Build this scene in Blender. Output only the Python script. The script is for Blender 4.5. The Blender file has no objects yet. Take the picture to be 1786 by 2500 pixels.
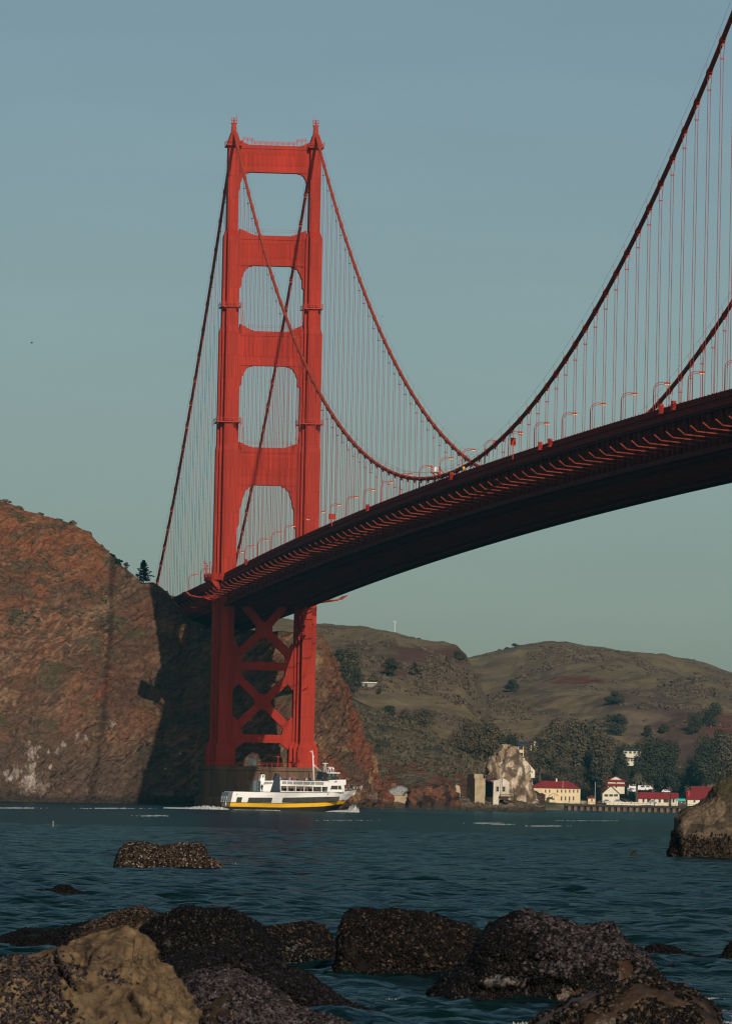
import bpy, math, random
import numpy as np
from mathutils import Vector, Matrix
from mathutils.bvhtree import BVHTree
PI = math.pi
scene = bpy.context.scene
COL = scene.collection

# ------------------------------------------------------------------ camera
SRC_W, SRC_H = 1786.0, 2500.0            # the photograph's own pixel grid, used to survey the place
FOC = 17709.7826                         # focal length in those pixels
CAM = np.array([-219.6162, -1126.2549, 2.5409])
YAW, PITCH, ROLL = 0.10471, 0.03986014, 0.02136185
SPAN = 1280.2                            # main span; north tower at y = SPAN, bridge axis is the y axis
_c, _s = math.cos(YAW), math.sin(YAW)
_fh = np.array([_s, _c, 0.0]); _rh = np.array([_c, -_s, 0.0]); _up = np.array([0, 0, 1.0])
CF = _fh*math.cos(PITCH) + _up*math.sin(PITCH)
_u = -_fh*math.sin(PITCH) + _up*math.cos(PITCH)
CR = _rh*math.cos(ROLL) + _u*math.sin(ROLL)
CU = -_rh*math.sin(ROLL) + _u*math.cos(ROLL)
cam_d = bpy.data.cameras.new("camera"); cam = bpy.data.objects.new("camera", cam_d); COL.objects.link(cam)
M = Matrix.Identity(4)
for i in range(3):
    M[i][0], M[i][1], M[i][2], M[i][3] = CR[i], CU[i], -CF[i], CAM[i]
cam.matrix_world = M
cam_d.sensor_fit = 'VERTICAL'; cam_d.sensor_height = 36.0; cam_d.sensor_width = 36.0
cam_d.lens = 36.0*FOC/SRC_H
cam_d.clip_start = 1.0; cam_d.clip_end = 60000.0
cam_d.dof.use_dof = True; cam_d.dof.focus_distance = 280.0; cam_d.dof.aperture_fstop = 22.0
scene.camera = cam

def pix(px, py, D):
    """world point(s) seen at a source pixel at forward depth D"""
    px = np.asarray(px, float); py = np.asarray(py, float); D = np.asarray(D, float)
    a = (px-SRC_W/2)/FOC*D; b = -(py-SRC_H/2)/FOC*D
    return CAM + D[..., None]*CF + a[..., None]*CR + b[..., None]*CU
def pix1(px, py, D): return pix(np.array(px), np.array(py), np.array(D))
def waterpix(px, py, z=0.0):
    d = CF + CR*(px-SRC_W/2)/FOC - CU*(py-SRC_H/2)/FOC
    return CAM + d*(z-CAM[2])/d[2]

# ------------------------------------------------------------------ light
SUN_EL = math.radians(23.8); SUN_AZ = math.atan2(0.1325, -1.0)
sun_dir = Vector((0.1325, -1.0, 0.445)).normalized()
w = bpy.data.worlds.new("World"); scene.world = w; w.use_nodes = True
nt = w.node_tree; nt.nodes.clear()
sky = nt.nodes.new("ShaderNodeTexSky"); sky.sky_type = 'NISHITA'; sky.sun_disc = False
sky.sun_elevation = SUN_EL; sky.sun_rotation = SUN_AZ
sky.air_density = 0.7; sky.dust_density = 1.1; sky.ozone_density = 2.0; sky.altitude = 0
tint = nt.nodes.new("ShaderNodeMix"); tint.data_type = 'RGBA'; tint.blend_type = 'MULTIPLY'
tint.inputs[0].default_value = 1.0; tint.inputs[7].default_value = (1.115, 1.075, 0.915, 1)
bg = nt.nodes.new("ShaderNodeBackground"); bg.inputs[1].default_value = 0.055
wo = nt.nodes.new("ShaderNodeOutputWorld")
wtc = nt.nodes.new("ShaderNodeTexCoord"); wmp = nt.nodes.new("ShaderNodeMapping"); wmp.inputs["Scale"].default_value = (9, 9, 60); wmp.inputs["Rotation"].default_value = (0.0, 0.25, 0.0)
wnz = nt.nodes.new("ShaderNodeTexNoise"); wnz.inputs["Scale"].default_value = 1.6; wnz.inputs["Detail"].default_value = 5
wmr = nt.nodes.new("ShaderNodeMapRange"); wmr.inputs[1].default_value = 0.35; wmr.inputs[2].default_value = 0.75; wmr.inputs[3].default_value = 0.985; wmr.inputs[4].default_value = 1.05
wsc = nt.nodes.new("ShaderNodeVectorMath"); wsc.operation = 'SCALE'                     # faint wisps of high cloud
nt.links.new(wtc.outputs["Generated"], wmp.inputs[0]); nt.links.new(wmp.outputs[0], wnz.inputs[0]); nt.links.new(wnz.outputs[0], wmr.inputs[0])
nt.links.new(sky.outputs[0], wsc.inputs[0]); nt.links.new(wmr.outputs[0], wsc.inputs["Scale"]); nt.links.new(wsc.outputs[0], tint.inputs[6]); nt.links.new(tint.outputs[2], bg.inputs[0]); nt.links.new(bg.outputs[0], wo.inputs[0])
sl = bpy.data.lights.new("sun", 'SUN'); sl.energy = 3.2; sl.angle = math.radians(0.5); sl.color = (1.0, 0.89, 0.75)
so = bpy.data.objects.new("sun", sl); COL.objects.link(so)
so.rotation_euler = (-sun_dir).to_track_quat('-Z', 'Y').to_euler(); so.location = (0, -600, 600)
vs = scene.view_settings; vs.view_transform = 'Standard'; vs.look = 'None'; vs.gamma = 1.0; vs.use_curve_mapping = False
vs.exposure = 0.0
scene.cycles.filter_width = 1.2; scene.cycles.max_bounces = 5; scene.cycles.volume_bounces = 0

# ------------------------------------------------------------------ noise
_perm = np.random.RandomState(7).permutation(512).astype(np.int64)
_perm = np.concatenate([_perm, _perm, _perm])
_grad = np.random.RandomState(3).normal(size=(512, 3)); _grad /= np.linalg.norm(_grad, axis=1)[:, None]
def perlin(p):
    p = np.asarray(p, float); sh = p.shape[:-1]; p = p.reshape(-1, 3)
    i = np.floor(p).astype(np.int64); f = p-i; u = f*f*f*(f*(f*6-15)+10); i &= 511
    out = 0
    for dx in (0, 1):
        for dy in (0, 1):
            for dz in (0, 1):
                h = _perm[_perm[_perm[(i[:, 0]+dx) & 511]+((i[:, 1]+dy) & 511)]+((i[:, 2]+dz) & 511)]
                g = _grad[h]
                dot = g[:, 0]*(f[:, 0]-dx)+g[:, 1]*(f[:, 1]-dy)+g[:, 2]*(f[:, 2]-dz)
                out = out + dot*(u[:, 0] if dx else 1-u[:, 0])*(u[:, 1] if dy else 1-u[:, 1])*(u[:, 2] if dz else 1-u[:, 2])
    return (out*1.6).reshape(sh)
def fbm(p, octv=4, gain=0.5, off=0.0):
    p = np.asarray(p, float)+off; a = 1.0; r = 0.0
    for _ in range(octv):
        r = r + a*perlin(p); p = p*2.03+17.3; a *= gain
    return r
def ridged(p, octv=4, gain=0.5, off=0.0):
    p = np.asarray(p, float)+off; a = 1.0; r = 0.0
    for _ in range(octv):
        r = r + a*(1-2*np.abs(perlin(p))); p = p*2.03+11.1; a *= gain
    return r
def sstep(a, b, x):
    t = np.clip((x-a)/(b-a), 0, 1); return t*t*(3-2*t)

# ------------------------------------------------------------------ materials
def mat(name, col, rough=0.6, var=0.12, scale=0.5, bump=0.0, bscale=None, spec=0.3, stretch=(1, 1, 1), col2=None, attr=None, metal=0.0, detail=5):
    m = bpy.data.materials.new(name); m.use_nodes = True
    N = m.node_tree.nodes; K = m.node_tree.links; b = N["Principled BSDF"]
    b.inputs["Roughness"].default_value = rough; b.inputs["Specular IOR Level"].default_value = spec; b.inputs["Metallic"].default_value = metal
    tc = N.new("ShaderNodeTexCoord"); mp = N.new("ShaderNodeMapping"); mp.inputs["Scale"].default_value = stretch
    K.new(tc.outputs["Object"], mp.inputs[0])
    nz = N.new("ShaderNodeTexNoise"); nz.inputs["Scale"].default_value = scale; nz.inputs["Detail"].default_value = detail; nz.inputs["Roughness"].default_value = 0.6
    K.new(mp.outputs[0], nz.inputs[0])
    if attr:
        at = N.new("ShaderNodeAttribute"); at.attribute_name = attr
        mr = N.new("ShaderNodeMapRange"); mr.inputs[1].default_value = 0.25; mr.inputs[2].default_value = 0.75
        mr.inputs[3].default_value = 1-var; mr.inputs[4].default_value = 1+var
        mx = N.new("ShaderNodeVectorMath"); mx.operation = 'SCALE'
        K.new(nz.outputs[0], mr.inputs[0]); K.new(at.outputs["Color"], mx.inputs[0]); K.new(mr.outputs[0], mx.inputs["Scale"])
        K.new(mx.outputs[0], b.inputs["Base Color"])
    else:
        rp = N.new("ShaderNodeValToRGB"); e = rp.color_ramp.elements
        c2 = col2 if col2 else tuple(min(1, c*(1+var)) for c in col)
        e[0].position = 0.3; e[0].color = (*[c*(1-var) for c in col], 1) if not col2 else (*col, 1)
        e[1].position = 0.7; e[1].color = (*c2, 1)
        K.new(nz.outputs[0], rp.inputs[0]); K.new(rp.outputs[0], b.inputs["Base Color"])
    if bump:
        n2 = N.new("ShaderNodeTexNoise"); n2.inputs["Scale"].default_value = bscale or scale*4; n2.inputs["Detail"].default_value = 6
        K.new(mp.outputs[0], n2.inputs[0])
        bp = N.new("ShaderNodeBump"); bp.inputs["Strength"].default_value = 1.0; bp.inputs["Distance"].default_value = bump
        K.new(n2.outputs[0], bp.inputs["Height"]); K.new(bp.outputs[0], b.inputs["Normal"])
    return m
ORANGE = mat("bridge_orange_paint", (0.40, 0.030, 0.014), 0.6, 0.17, 0.16, spec=0.12, stretch=(1, 1, 0.25))
def plates(m, w_, h_, k):
    N = m.node_tree.nodes; K = m.node_tree.links; bs = N["Principled BSDF"]; src = bs.inputs["Base Color"].links[0].from_socket
    tc = N.new("ShaderNodeTexCoord"); sp = N.new("ShaderNodeSeparateXYZ"); ad = N.new("ShaderNodeMath"); ad.operation = 'ADD'; cb = N.new("ShaderNodeCombineXYZ")
    K.new(tc.outputs["Object"], sp.inputs[0]); K.new(sp.outputs[0], ad.inputs[0]); K.new(sp.outputs[1], ad.inputs[1]); K.new(ad.outputs[0], cb.inputs[0]); K.new(sp.outputs[2], cb.inputs[1])
    br = N.new("ShaderNodeTexBrick"); br.inputs["Scale"].default_value = 1.0; br.inputs["Brick Width"].default_value = w_; br.inputs["Row Height"].default_value = h_; br.inputs["Mortar Size"].default_value = 0.05
    br.inputs["Color1"].default_value = (1, 1, 1, 1); br.inputs["Color2"].default_value = (1-k, 1-k*.8, 1-k*.8, 1); br.inputs["Mortar"].default_value = (.55, .5, .5, 1); K.new(cb.outputs[0], br.inputs["Vector"])
    mx = N.new("ShaderNodeMix"); mx.data_type = 'RGBA'; mx.blend_type = 'MULTIPLY'; mx.inputs[0].default_value = 1.0
    K.new(src, mx.inputs[6]); K.new(br.outputs["Color"], mx.inputs[7]); K.new(mx.outputs[2], bs.inputs["Base Color"])
plates(ORANGE, 1.6, 7.5, .16)
ORANGE2 = mat("weathered_orange_paint", (0.44, 0.042, 0.024), 0.6, 0.18, 0.4, spec=0.2)
CABLEM = mat("cable_paint", (0.40, 0.066, 0.034), 0.75, 0.25, 0.8, spec=0.04)
ROPE = mat("suspender_paint", (0.30, 0.045, 0.035), 0.6, 0.1, 0.5, spec=0.2)
TRUSSM = mat("shade_dark_paint", (0.24, 0.020, 0.016), 0.8, 0.2, 0.3, spec=0.03)  # bridge orange darkened so the colour carries the shade of the deck sides
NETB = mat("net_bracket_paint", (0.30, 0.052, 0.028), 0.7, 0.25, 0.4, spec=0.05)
STEELD = mat("shade_dark_steel", (0.16, 0.015, 0.011), 0.8, 0.2, 0.3, spec=0.03)  # darker orange still: shade under the deck put into the colour
ASPH = mat("asphalt", (0.05, 0.05, 0.05), 0.85, 0.2, 0.4)
CONC = mat("pier_concrete", (0.19, 0.105, 0.06), 0.85, 0.35, 0.5, 0.05, 1.5, stretch=(1, 1, 0.10), col2=(0.075, 0.046, 0.032))
CONC2 = mat("old_concrete", (0.50, 0.40, 0.27), 0.85, 0.3, 0.3, 0.04, 1.5, col2=(0.26, 0.19, 0.12))
NETM = mat("net_mesh_dark", (0.018, 0.028, 0.022), 0.9, 0.2, 0.6)
_n = NETM.node_tree; _t = _n.nodes.new("ShaderNodeBsdfTransparent"); _m = _n.nodes.new("ShaderNodeMixShader"); _m.inputs[0].default_value = 0.91     # open weave
_n.links.new(_n.nodes["Principled BSDF"].outputs[0], _m.inputs[1]); _n.links.new(_t.outputs[0], _m.inputs[2]); _n.links.new(_m.outputs[0], _n.nodes["Material Output"].inputs["Surface"])
LAMPG = mat("lamp_glass", (0.75, 0.55, 0.25), 0.3, 0.1, 2.0)
WHITE = mat("ferry_white", (0.90, 0.88, 0.85), 0.45, 0.04, 0.6, spec=0.4)
YELL = mat("ferry_yellow", (0.92, 0.48, 0.005), 0.45, 0.06, 0.5, spec=0.3)
NAVY = mat("navy_paint", (0.018, 0.026, 0.045), 0.5, 0.1, 0.6)
BLACK = mat("black_paint", (0.012, 0.012, 0.013), 0.5, 0.2, 0.6)
DGLASS = mat("dark_glass", (0.040, 0.041, 0.042), 0.12, 0.3, 0.6, spec=0.5)
GREYM = mat("grey_metal", (0.30, 0.31, 0.33), 0.6, 0.15, 1.0)
CREAM = mat("cream_plaster", (0.74, 0.59, 0.36), 0.8, 0.06, 0.3)
OFFW = mat("offwhite_plaster", (0.72, 0.66, 0.52), 0.8, 0.08, 0.3)
RROOF = mat("red_roof_tiles", (0.22, 0.020, 0.020), 0.8, 0.15, 0.5)
DROOF = mat("dark_slate_roof", (0.045, 0.05, 0.065), 0.6, 0.15, 0.5)
WOODD = mat("dark_timber", (0.055, 0.035, 0.026), 0.9, 0.3, 0.5)
WOODL = mat("weathered_timber", (0.17, 0.105, 0.066), 0.9, 0.4, 0.6, stretch=(1, 1, 0.3))
RUINW = mat("streaked_white_plaster", (0.74, 0.68, 0.58), 0.85, 0.1, 0.4, col2=(0.42, 0.33, 0.24), stretch=(1, 1, 0.4))
TEAL = mat("teal_canvas", (0.05, 0.42, 0.36), 0.8, 0.1, 0.5)
BARK = mat("bark", (0.10, 0.065, 0.045), 0.9, 0.3, 1.0)
GULLW = mat("gull_white", (0.8, 0.8, 0.78), 0.7, 0.05, 3.0)
GULLD = mat("dark_feathers", (0.02, 0.018, 0.016), 0.8, 0.2, 3.0)
REDC = mat("red_paint", (0.45, 0.02, 0.02), 0.6, 0.1, 0.5)
CARW = mat("car_white", (0.75, 0.75, 0.74), 0.35, 0.03, 0.5, spec=0.5)
CARG = mat("car_silver", (0.32, 0.34, 0.36), 0.35, 0.05, 0.5, spec=0.5)
SKIN = mat("skin", (0.45, 0.25, 0.17), 0.7, 0.05, 2.0)
ROCK = mat("rock_surface", (0.2, 0.15, 0.1), 0.85, 0.55, 9.0, 0.03, 16.0, spec=0.12, attr="col")
ROCKWET = mat("wet_rock_surface", (0.1, 0.1, 0.1), 0.4, 0.4, 3.0, 0.03, 14.0, spec=0.3, attr="col")
CLIFFM = mat("cliff_rock", (0.2, 0.1, 0.06), 0.9, 0.28, 0.55, 0.8, 0.8, spec=0.05, attr="col", detail=8)
def fracture(m):
    # sharp joints of tilted rock beds
    N = m.node_tree.nodes; K = m.node_tree.links; bs = N["Principled BSDF"]; src = bs.inputs["Base Color"].links[0].from_socket; bump = bs.inputs["Normal"].links[0].from_node
    tc = N.new("ShaderNodeTexCoord"); nz = N.new("ShaderNodeTexNoise"); nz.inputs["Scale"].default_value = .12; nz.inputs["Detail"].default_value = 5
    ad = N.new("ShaderNodeMix"); ad.data_type = 'RGBA'; ad.blend_type = 'ADD'; ad.inputs[0].default_value = 1.0; sc = N.new("ShaderNodeVectorMath"); sc.operation = 'SCALE'; sc.inputs["Scale"].default_value = 9.0
    K.new(tc.outputs["Object"], nz.inputs[0]); K.new(nz.outputs["Color"], sc.inputs[0]); va = N.new("ShaderNodeVectorMath"); va.operation = 'ADD'; K.new(tc.outputs["Object"], va.inputs[0]); K.new(sc.outputs[0], va.inputs[1])
    mp = N.new("ShaderNodeMapping"); mp.inputs["Rotation"].default_value = (0, math.radians(38), 0); mp.inputs["Scale"].default_value = (.10, .16, .42); K.new(va.outputs[0], mp.inputs[0])
    vo = N.new("ShaderNodeTexVoronoi"); vo.feature = 'DISTANCE_TO_EDGE'; vo.inputs["Scale"].default_value = 1.0; K.new(mp.outputs[0], vo.inputs[0])
    v2 = N.new("ShaderNodeTexVoronoi"); v2.feature = 'F1'; v2.inputs["Scale"].default_value = 2.6; K.new(mp.outputs[0], v2.inputs[0])
    mr = N.new("ShaderNodeMapRange"); mr.inputs[1].default_value = 0.0; mr.inputs[2].default_value = .10; mr.inputs[3].default_value = .78; mr.inputs[4].default_value = 1.0; K.new(vo.outputs[0], mr.inputs[0])
    m2 = N.new("ShaderNodeMapRange"); m2.inputs[1].default_value = 0; m2.inputs[2].default_value = 1; m2.inputs[3].default_value = .90; m2.inputs[4].default_value = 1.10
    sx = N.new("ShaderNodeSeparateColor"); K.new(v2.outputs["Color"], sx.inputs[0]); K.new(sx.outputs[0], m2.inputs[0])
    ml = N.new("ShaderNodeMath"); ml.operation = 'MULTIPLY'; K.new(mr.outputs[0], ml.inputs[0]); K.new(m2.outputs[0], ml.inputs[1])
    s2 = N.new("ShaderNodeVectorMath"); s2.operation = 'SCALE'; K.new(src, s2.inputs[0]); K.new(ml.outputs[0], s2.inputs["Scale"]); K.new(s2.outputs[0], bs.inputs["Base Color"])
    b2 = N.new("ShaderNodeBump"); b2.inputs["Distance"].default_value = 0.75; ad2 = N.new("ShaderNodeMath"); ad2.operation = 'MULTIPLY_ADD'; ad2.inputs[1].default_value = 1.4
    K.new(vo.outputs[0], ad2.inputs[0]); K.new(sx.outputs[1], ad2.inputs[2]); K.new(ad2.outputs[0], b2.inputs["Height"]); K.new(bump.outputs[0], b2.inputs["Normal"]); K.new(b2.outputs[0], bs.inputs["Normal"])
fracture(CLIFFM)
HILLM = mat("hillside", (0.1, 0.08, 0.05), 0.95, 0.25, 0.05, 1.5, 0.12, spec=0.05, attr="col", detail=8)
MUSSEL = mat("mussel_shells", (0.05, 0.04, 0.04), 0.55, 0.6, 9.0, spec=0.10, attr="col")
def leafmat(name, c):
    return mat(name, c, 0.85, 0.25, 0.14, spec=0.05)
LEAF_EUC = leafmat("eucalyptus_leaves", (0.096, 0.072, 0.046))
LEAF_DARK = leafmat("dark_leaves", (0.050, 0.046, 0.030))
LEAF_OLIVE = leafmat("olive_leaves", (0.092, 0.076, 0.050))
LEAF_CON = leafmat("conifer_needles", (0.016, 0.024, 0.020))
LEAF_SCRUB = leafmat("scrub_leaves", (0.110, 0.078, 0.056))

# ------------------------------------------------------------------ object helpers
class MB:
    def __init__(self): self.v = []; self.f = []
    def add(self, vs_, fs_):
        o = len(self.v); self.v.extend([tuple(map(float, q)) for q in vs_]); self.f.extend([tuple(i+o for i in f) for f in fs_]); return self
    def hexa(self, p):   # 8 points: bottom ring then top ring
        return self.add(p, [(3, 2, 1, 0), (4, 5, 6, 7), (0, 1, 5, 4), (1, 2, 6, 5), (2, 3, 7, 6), (3, 0, 4, 7)])
    def box(self, x0, x1, y0, y1, z0, z1):
        return self.hexa([(x0, y0, z0), (x1, y0, z0), (x1, y1, z0), (x0, y1, z0), (x0, y0, z1), (x1, y0, z1), (x1, y1, z1), (x0, y1, z1)])
    def frus(self, c, w0, d0, z0, w1, d1, z1):
        x, y = c
        return self.hexa([(x-w0/2, y-d0/2, z0), (x+w0/2, y-d0/2, z0), (x+w0/2, y+d0/2, z0), (x-w0/2, y+d0/2, z0),
                          (x-w1/2, y-d1/2, z1), (x+w1/2, y-d1/2, z1), (x+w1/2, y+d1/2, z1), (x-w1/2, y+d1/2, z1)])
    def beam(self, p, q, a, b=None, up=(0, 0, 1)):
        b = b or a; p = np.array(p, float); q = np.array(q, float); d = q-p; d /= np.linalg.norm(d)
        u = np.array(up, float)
        if abs(d@u) > 0.98: u = np.array([0, 1.0, 0])
        s = np.cross(d, u); s /= np.linalg.norm(s); t = np.cross(s, d)
        r = []
        for c in (p, q):
            r += [c-s*a/2-t*b/2, c+s*a/2-t*b/2, c+s*a/2+t*b/2, c-s*a/2+t*b/2]
        return self.hexa(r)
    def tube(self, pts, r, n=6, cap=True):
        pts = [np.array(p, float) for p in pts]; rr = r if hasattr(r, '__len__') else [r]*len(pts)
        V = []; F = []
        for i, p in enumerate(pts):
            d = pts[min(i+1, len(pts)-1)]-pts[max(i-1, 0)]; d /= np.linalg.norm(d)+1e-12
            u = np.array([0, 0, 1.0]) if abs(d[2]) < 0.9 else np.array([0, 1.0, 0])
            s = np.cross(d, u); s /= np.linalg.norm(s); t = np.cross(s, d)
            for k in range(n):
                a = 2*PI*k/n; V.append(p+rr[i]*(math.cos(a)*s+math.sin(a)*t))
        for i in range(len(pts)-1):
            for k in range(n):
                F.append((i*n+k, i*n+(k+1) % n, (i+1)*n+(k+1) % n, (i+1)*n+k))
        if cap: F.append(tuple(range(n-1, -1, -1))); F.append(tuple((len(pts)-1)*n+k for k in range(n)))
        return self.add(V, F)
    def prism(self, poly, y0, y1, axis='y'):
        n = len(poly)
        def P(a, b, t): return (a, t, b) if axis == 'y' else ((t, a, b) if axis == 'x' else (a, b, t))
        V = [P(a, b, y0) for a, b in poly]+[P(a, b, y1) for a, b in poly]
        return self.add(V, [tuple(range(n)), tuple(range(2*n-1, n-1, -1))]+[(i, (i+1) % n+0, (i+1) % n+n, i+n)[::-1] for i in range(n)])
    def build(self, name, m, parent=None, loc=None, smooth=False, rotz=0):
        me = bpy.data.meshes.new(name); me.from_pydata(self.v, [], self.f)
        import bmesh
        b = bmesh.new(); b.from_mesh(me); bmesh.ops.recalc_face_normals(b, faces=b.faces); b.to_mesh(me); b.free()
        me.materials.append(m)
        if smooth: me.polygons.foreach_set("use_smooth", [True]*len(me.polygons))
        o = bpy.data.objects.new(name, me); COL.objects.link(o)
        if parent: o.parent = parent
        if loc is not None: o.location = loc
        if rotz: o.rotation_euler = (0, 0, rotz)
        return o
def raw_mesh(name, V, F, m, parent=None, smooth=True, col=None, loc=None):
    """fast mesh from arrays; F (n,3) or (n,4)"""
    V = np.asarray(V, np.float32); F = np.asarray(F, np.int32); k = F.shape[1]
    me = bpy.data.meshes.new(name); me.vertices.add(len(V)); me.vertices.foreach_set("co", V.ravel())
    me.loops.add(F.size); me.loops.foreach_set("vertex_index", F.ravel())
    me.polygons.add(len(F)); me.polygons.foreach_set("loop_start", np.arange(0, F.size, k, dtype=np.int32))
    me.polygons.foreach_set("use_smooth", np.full(len(F), smooth))
    me.update(calc_edges=True); me.validate()
    if col is not None:
        a = me.attributes.new("col", 'FLOAT_COLOR', 'POINT')
        c4 = np.ones((len(V), 4), np.float32); c4[:, :3] = col; a.data.foreach_set("color", c4.ravel())
    me.materials.append(m); o = bpy.data.objects.new(name, me); COL.objects.link(o)
    if parent: o.parent = parent
    if loc is not None: o.location = loc
    return o
def grid_faces(nv, nu):
    i = np.arange(nv-1)[:, None]*nu+np.arange(nu-1)[None, :]; i = i.ravel()
    return np.stack([i, i+1, i+nu+1, i+nu], 1)
def tag(o, label=None, cat=None, group=None, kind=None):
    if label: o["label"] = label
    if cat: o["category"] = cat
    if group: o["group"] = group
    if kind: o["kind"] = kind
    return o
def thing(name, label, cat, loc=(0, 0, 0), rotz=0, group=None):
    o = bpy.data.objects.new(name, None); COL.objects.link(o); o.empty_display_size = 1
    o.location = tuple(map(float, loc)); o.rotation_euler = (0, 0, rotz); return tag(o, label, cat, group)
def dup(root, loc=None, rotz=None, scale=None, label=None):
    r = root.copy(); COL.objects.link(r)
    if loc is not None: r.location = tuple(map(float, loc))
    if rotz is not None: r.rotation_euler = (0, 0, rotz)
    if scale is not None: r.scale = (scale,)*3 if not hasattr(scale, '__len__') else scale
    if label: r["label"] = label
    for ch in list(root.children):
        c = ch.copy(); COL.objects.link(c); c.parent = r
        for g in list(ch.children):
            d = g.copy(); COL.objects.link(d); d.parent = c
    return r
RZ = -YAW     # rotation that turns local +x to the camera's right and +y away from it

# ------------------------------------------------------------------ water
def build_water():
    dep = np.concatenate([np.geomspace(4, 70, 30)[:-1], np.geomspace(70, 620, 1250)[:-1], np.geomspace(620, 4200, 420)[:-1], np.geomspace(4200, 45000, 25)])
    ang = np.concatenate([np.linspace(-1.2, -0.085, 30)[:-1], np.linspace(-0.085, 0.085, 560)[:-1], np.linspace(0.085, 1.2, 30)])
    D, A = np.meshgrid(dep, ang, indexing='ij')
    X = CAM[0]+D*(np.sin(YAW)+np.tan(A)*np.cos(YAW)); Y = CAM[1]+D*(np.cos(YAW)-np.tan(A)*np.sin(YAW))
    sp = np.gradient(dep)[:, None]+0*A; sx = D*0.00031
    Z = np.zeros_like(X); rs = np.random.RandomState(5)
    warp = [2.2*fbm(np.stack([X/q, Y/q, 0*X+q], -1), 2) for q in (2.2, 7.0, 24.0)]
    for lam in np.geomspace(0.30, 6, 30):
        for _ in range(2):
            th = rs.normal(math.radians(-62), 0.95); kx, ky = math.cos(th)*2*PI/lam, math.sin(th)*2*PI/lam
            amp = 0.0072*lam**0.45
            fade = np.clip((lam/(2.2*np.maximum(sp, sx))-0.6)/1.0, 0, 1)
            ph = kx*X+ky*Y+rs.uniform(0, 6.28)+warp[0 if lam < .7 else (1 if lam < 2.2 else 2)]*rs.uniform(.6, 1.4)
            s = np.sin(ph); Z += amp*fade*(s+0.25*np.cos(2*ph))
    gust = 0.65+0.7*sstep(-0.5, 0.6, fbm(np.stack([X/60, Y/22, 0*X], -1), 3))
    Z *= gust*np.where((A < -0.09) | (A > 0.09) | (D < 60), 0.0, 1.0)
    m = bpy.data.materials.new("sea_water"); m.use_nodes = True
    N = m.node_tree.nodes; K = m.node_tree.links; b = N["Principled BSDF"]
    b.inputs["Base Color"].default_value = (0.0024, 0.0122, 0.0122, 1); b.inputs["Roughness"].default_value = 0.6; b.inputs["Specular IOR Level"].default_value = 0.0
    gl = N.new("ShaderNodeBsdfGlossy"); gl.inputs["Roughness"].default_value = 0.09; gl.inputs["Color"].default_value = (0.72, 0.92, 0.90, 1)
    fr = N.new("ShaderNodeFresnel"); fr.inputs["IOR"].default_value = 1.333
    mr = N.new("ShaderNodeMapRange"); mr.inputs[1].default_value = 0.10; mr.inputs[2].default_value = 0.95; mr.inputs[3].default_value = 0.008; mr.inputs[4].default_value = 0.42
    ms = N.new("ShaderNodeMixShader"); K.new(fr.outputs[0], mr.inputs[0]); K.new(mr.outputs[0], ms.inputs[0]); K.new(b.outputs[0], ms.inputs[1]); K.new(gl.outputs[0], ms.inputs[2])
    K.new(ms.outputs[0], N["Material Output"].inputs["Surface"])
    tc = N.new("ShaderNodeTexCoord")
    def nz(scale, st, det):
        mp = N.new("ShaderNodeMapping"); mp.inputs["Scale"].default_value = st; mp.inputs["Rotation"].default_value = (0, 0, 0.2); K.new(tc.outputs["Object"], mp.inputs[0])
        n = N.new("ShaderNodeTexNoise"); n.inputs["Scale"].default_value = scale; n.inputs["Detail"].default_value = det; K.new(mp.outputs[0], n.inputs[0]); return n
    a = nz(1.1, (0.7, 1.2, 1), 6); c = nz(0.16, (0.6, 1.3, 1), 4)
    b1 = N.new("ShaderNodeBump"); b1.inputs["Distance"].default_value = 0.22; b1.inputs["Strength"].default_value = 1.0; K.new(a.outputs[0], b1.inputs["Height"])
    b2 = N.new("ShaderNodeBump"); b2.inputs["Distance"].default_value = 0.9; b2.inputs["Strength"].default_value = 1.0; K.new(c.outputs[0], b2.inputs["Height"])
    K.new(b1.outputs[0], b2.inputs["Normal"])
    for q in (b, gl, fr): K.new(b2.outputs[0], q.inputs["Normal"])
    o = raw_mesh("water", np.stack([X, Y, Z], -1).reshape(-1, 3), grid_faces(*X.shape), m)
    tag(o, "dark teal rippled bay water between the rocks and the far shore", "water", kind="structure")
build_water()

# ------------------------------------------------------------------ terrain
def keyed(keys, px):
    k = np.array(keys, float); return np.interp(px, k[:, 0], k[:, 1])
def loft(px, rows, nv):
    """rows: list of (t, y(px), D(px)); returns grid (nv, nu, 3) of world points"""
    t = np.array([r[0] for r in rows]); P = np.stack([pix(px, r[1], r[2]) for r in rows])
    tt = np.linspace(t[0], t[-1], nv); out = np.empty((nv, len(px), 3))
    for k in range(3):
        for j in range(len(px)): out[:, j, k] = np.interp(tt, t, P[:, j, k])
    return out, tt
def normals(P):
    a = np.gradient(P, axis=1); b = np.gradient(P, axis=0); n = np.cross(a, b); return n/(np.linalg.norm(n, axis=-1, keepdims=True)+1e-9)
def mixc(a, b, t): return a*(1-t[..., None])+np.array(b)*t[..., None]

TERR = {}
def register(key, P):
    nv, nu = P.shape[:2]; TERR[key] = BVHTree.FromPolygons([tuple(q) for q in P.reshape(-1, 3).tolist()], [tuple(f) for f in grid_faces(nv, nu).tolist()])
def onto(key, px, py):
    d = CF+CR*(px-SRC_W/2)/FOC-CU*(py-SRC_H/2)/FOC; d /= np.linalg.norm(d)
    h = TERR[key].ray_cast(Vector(CAM), Vector(d), 30000)
    return None if h[0] is None else np.array(h[0])

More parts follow.
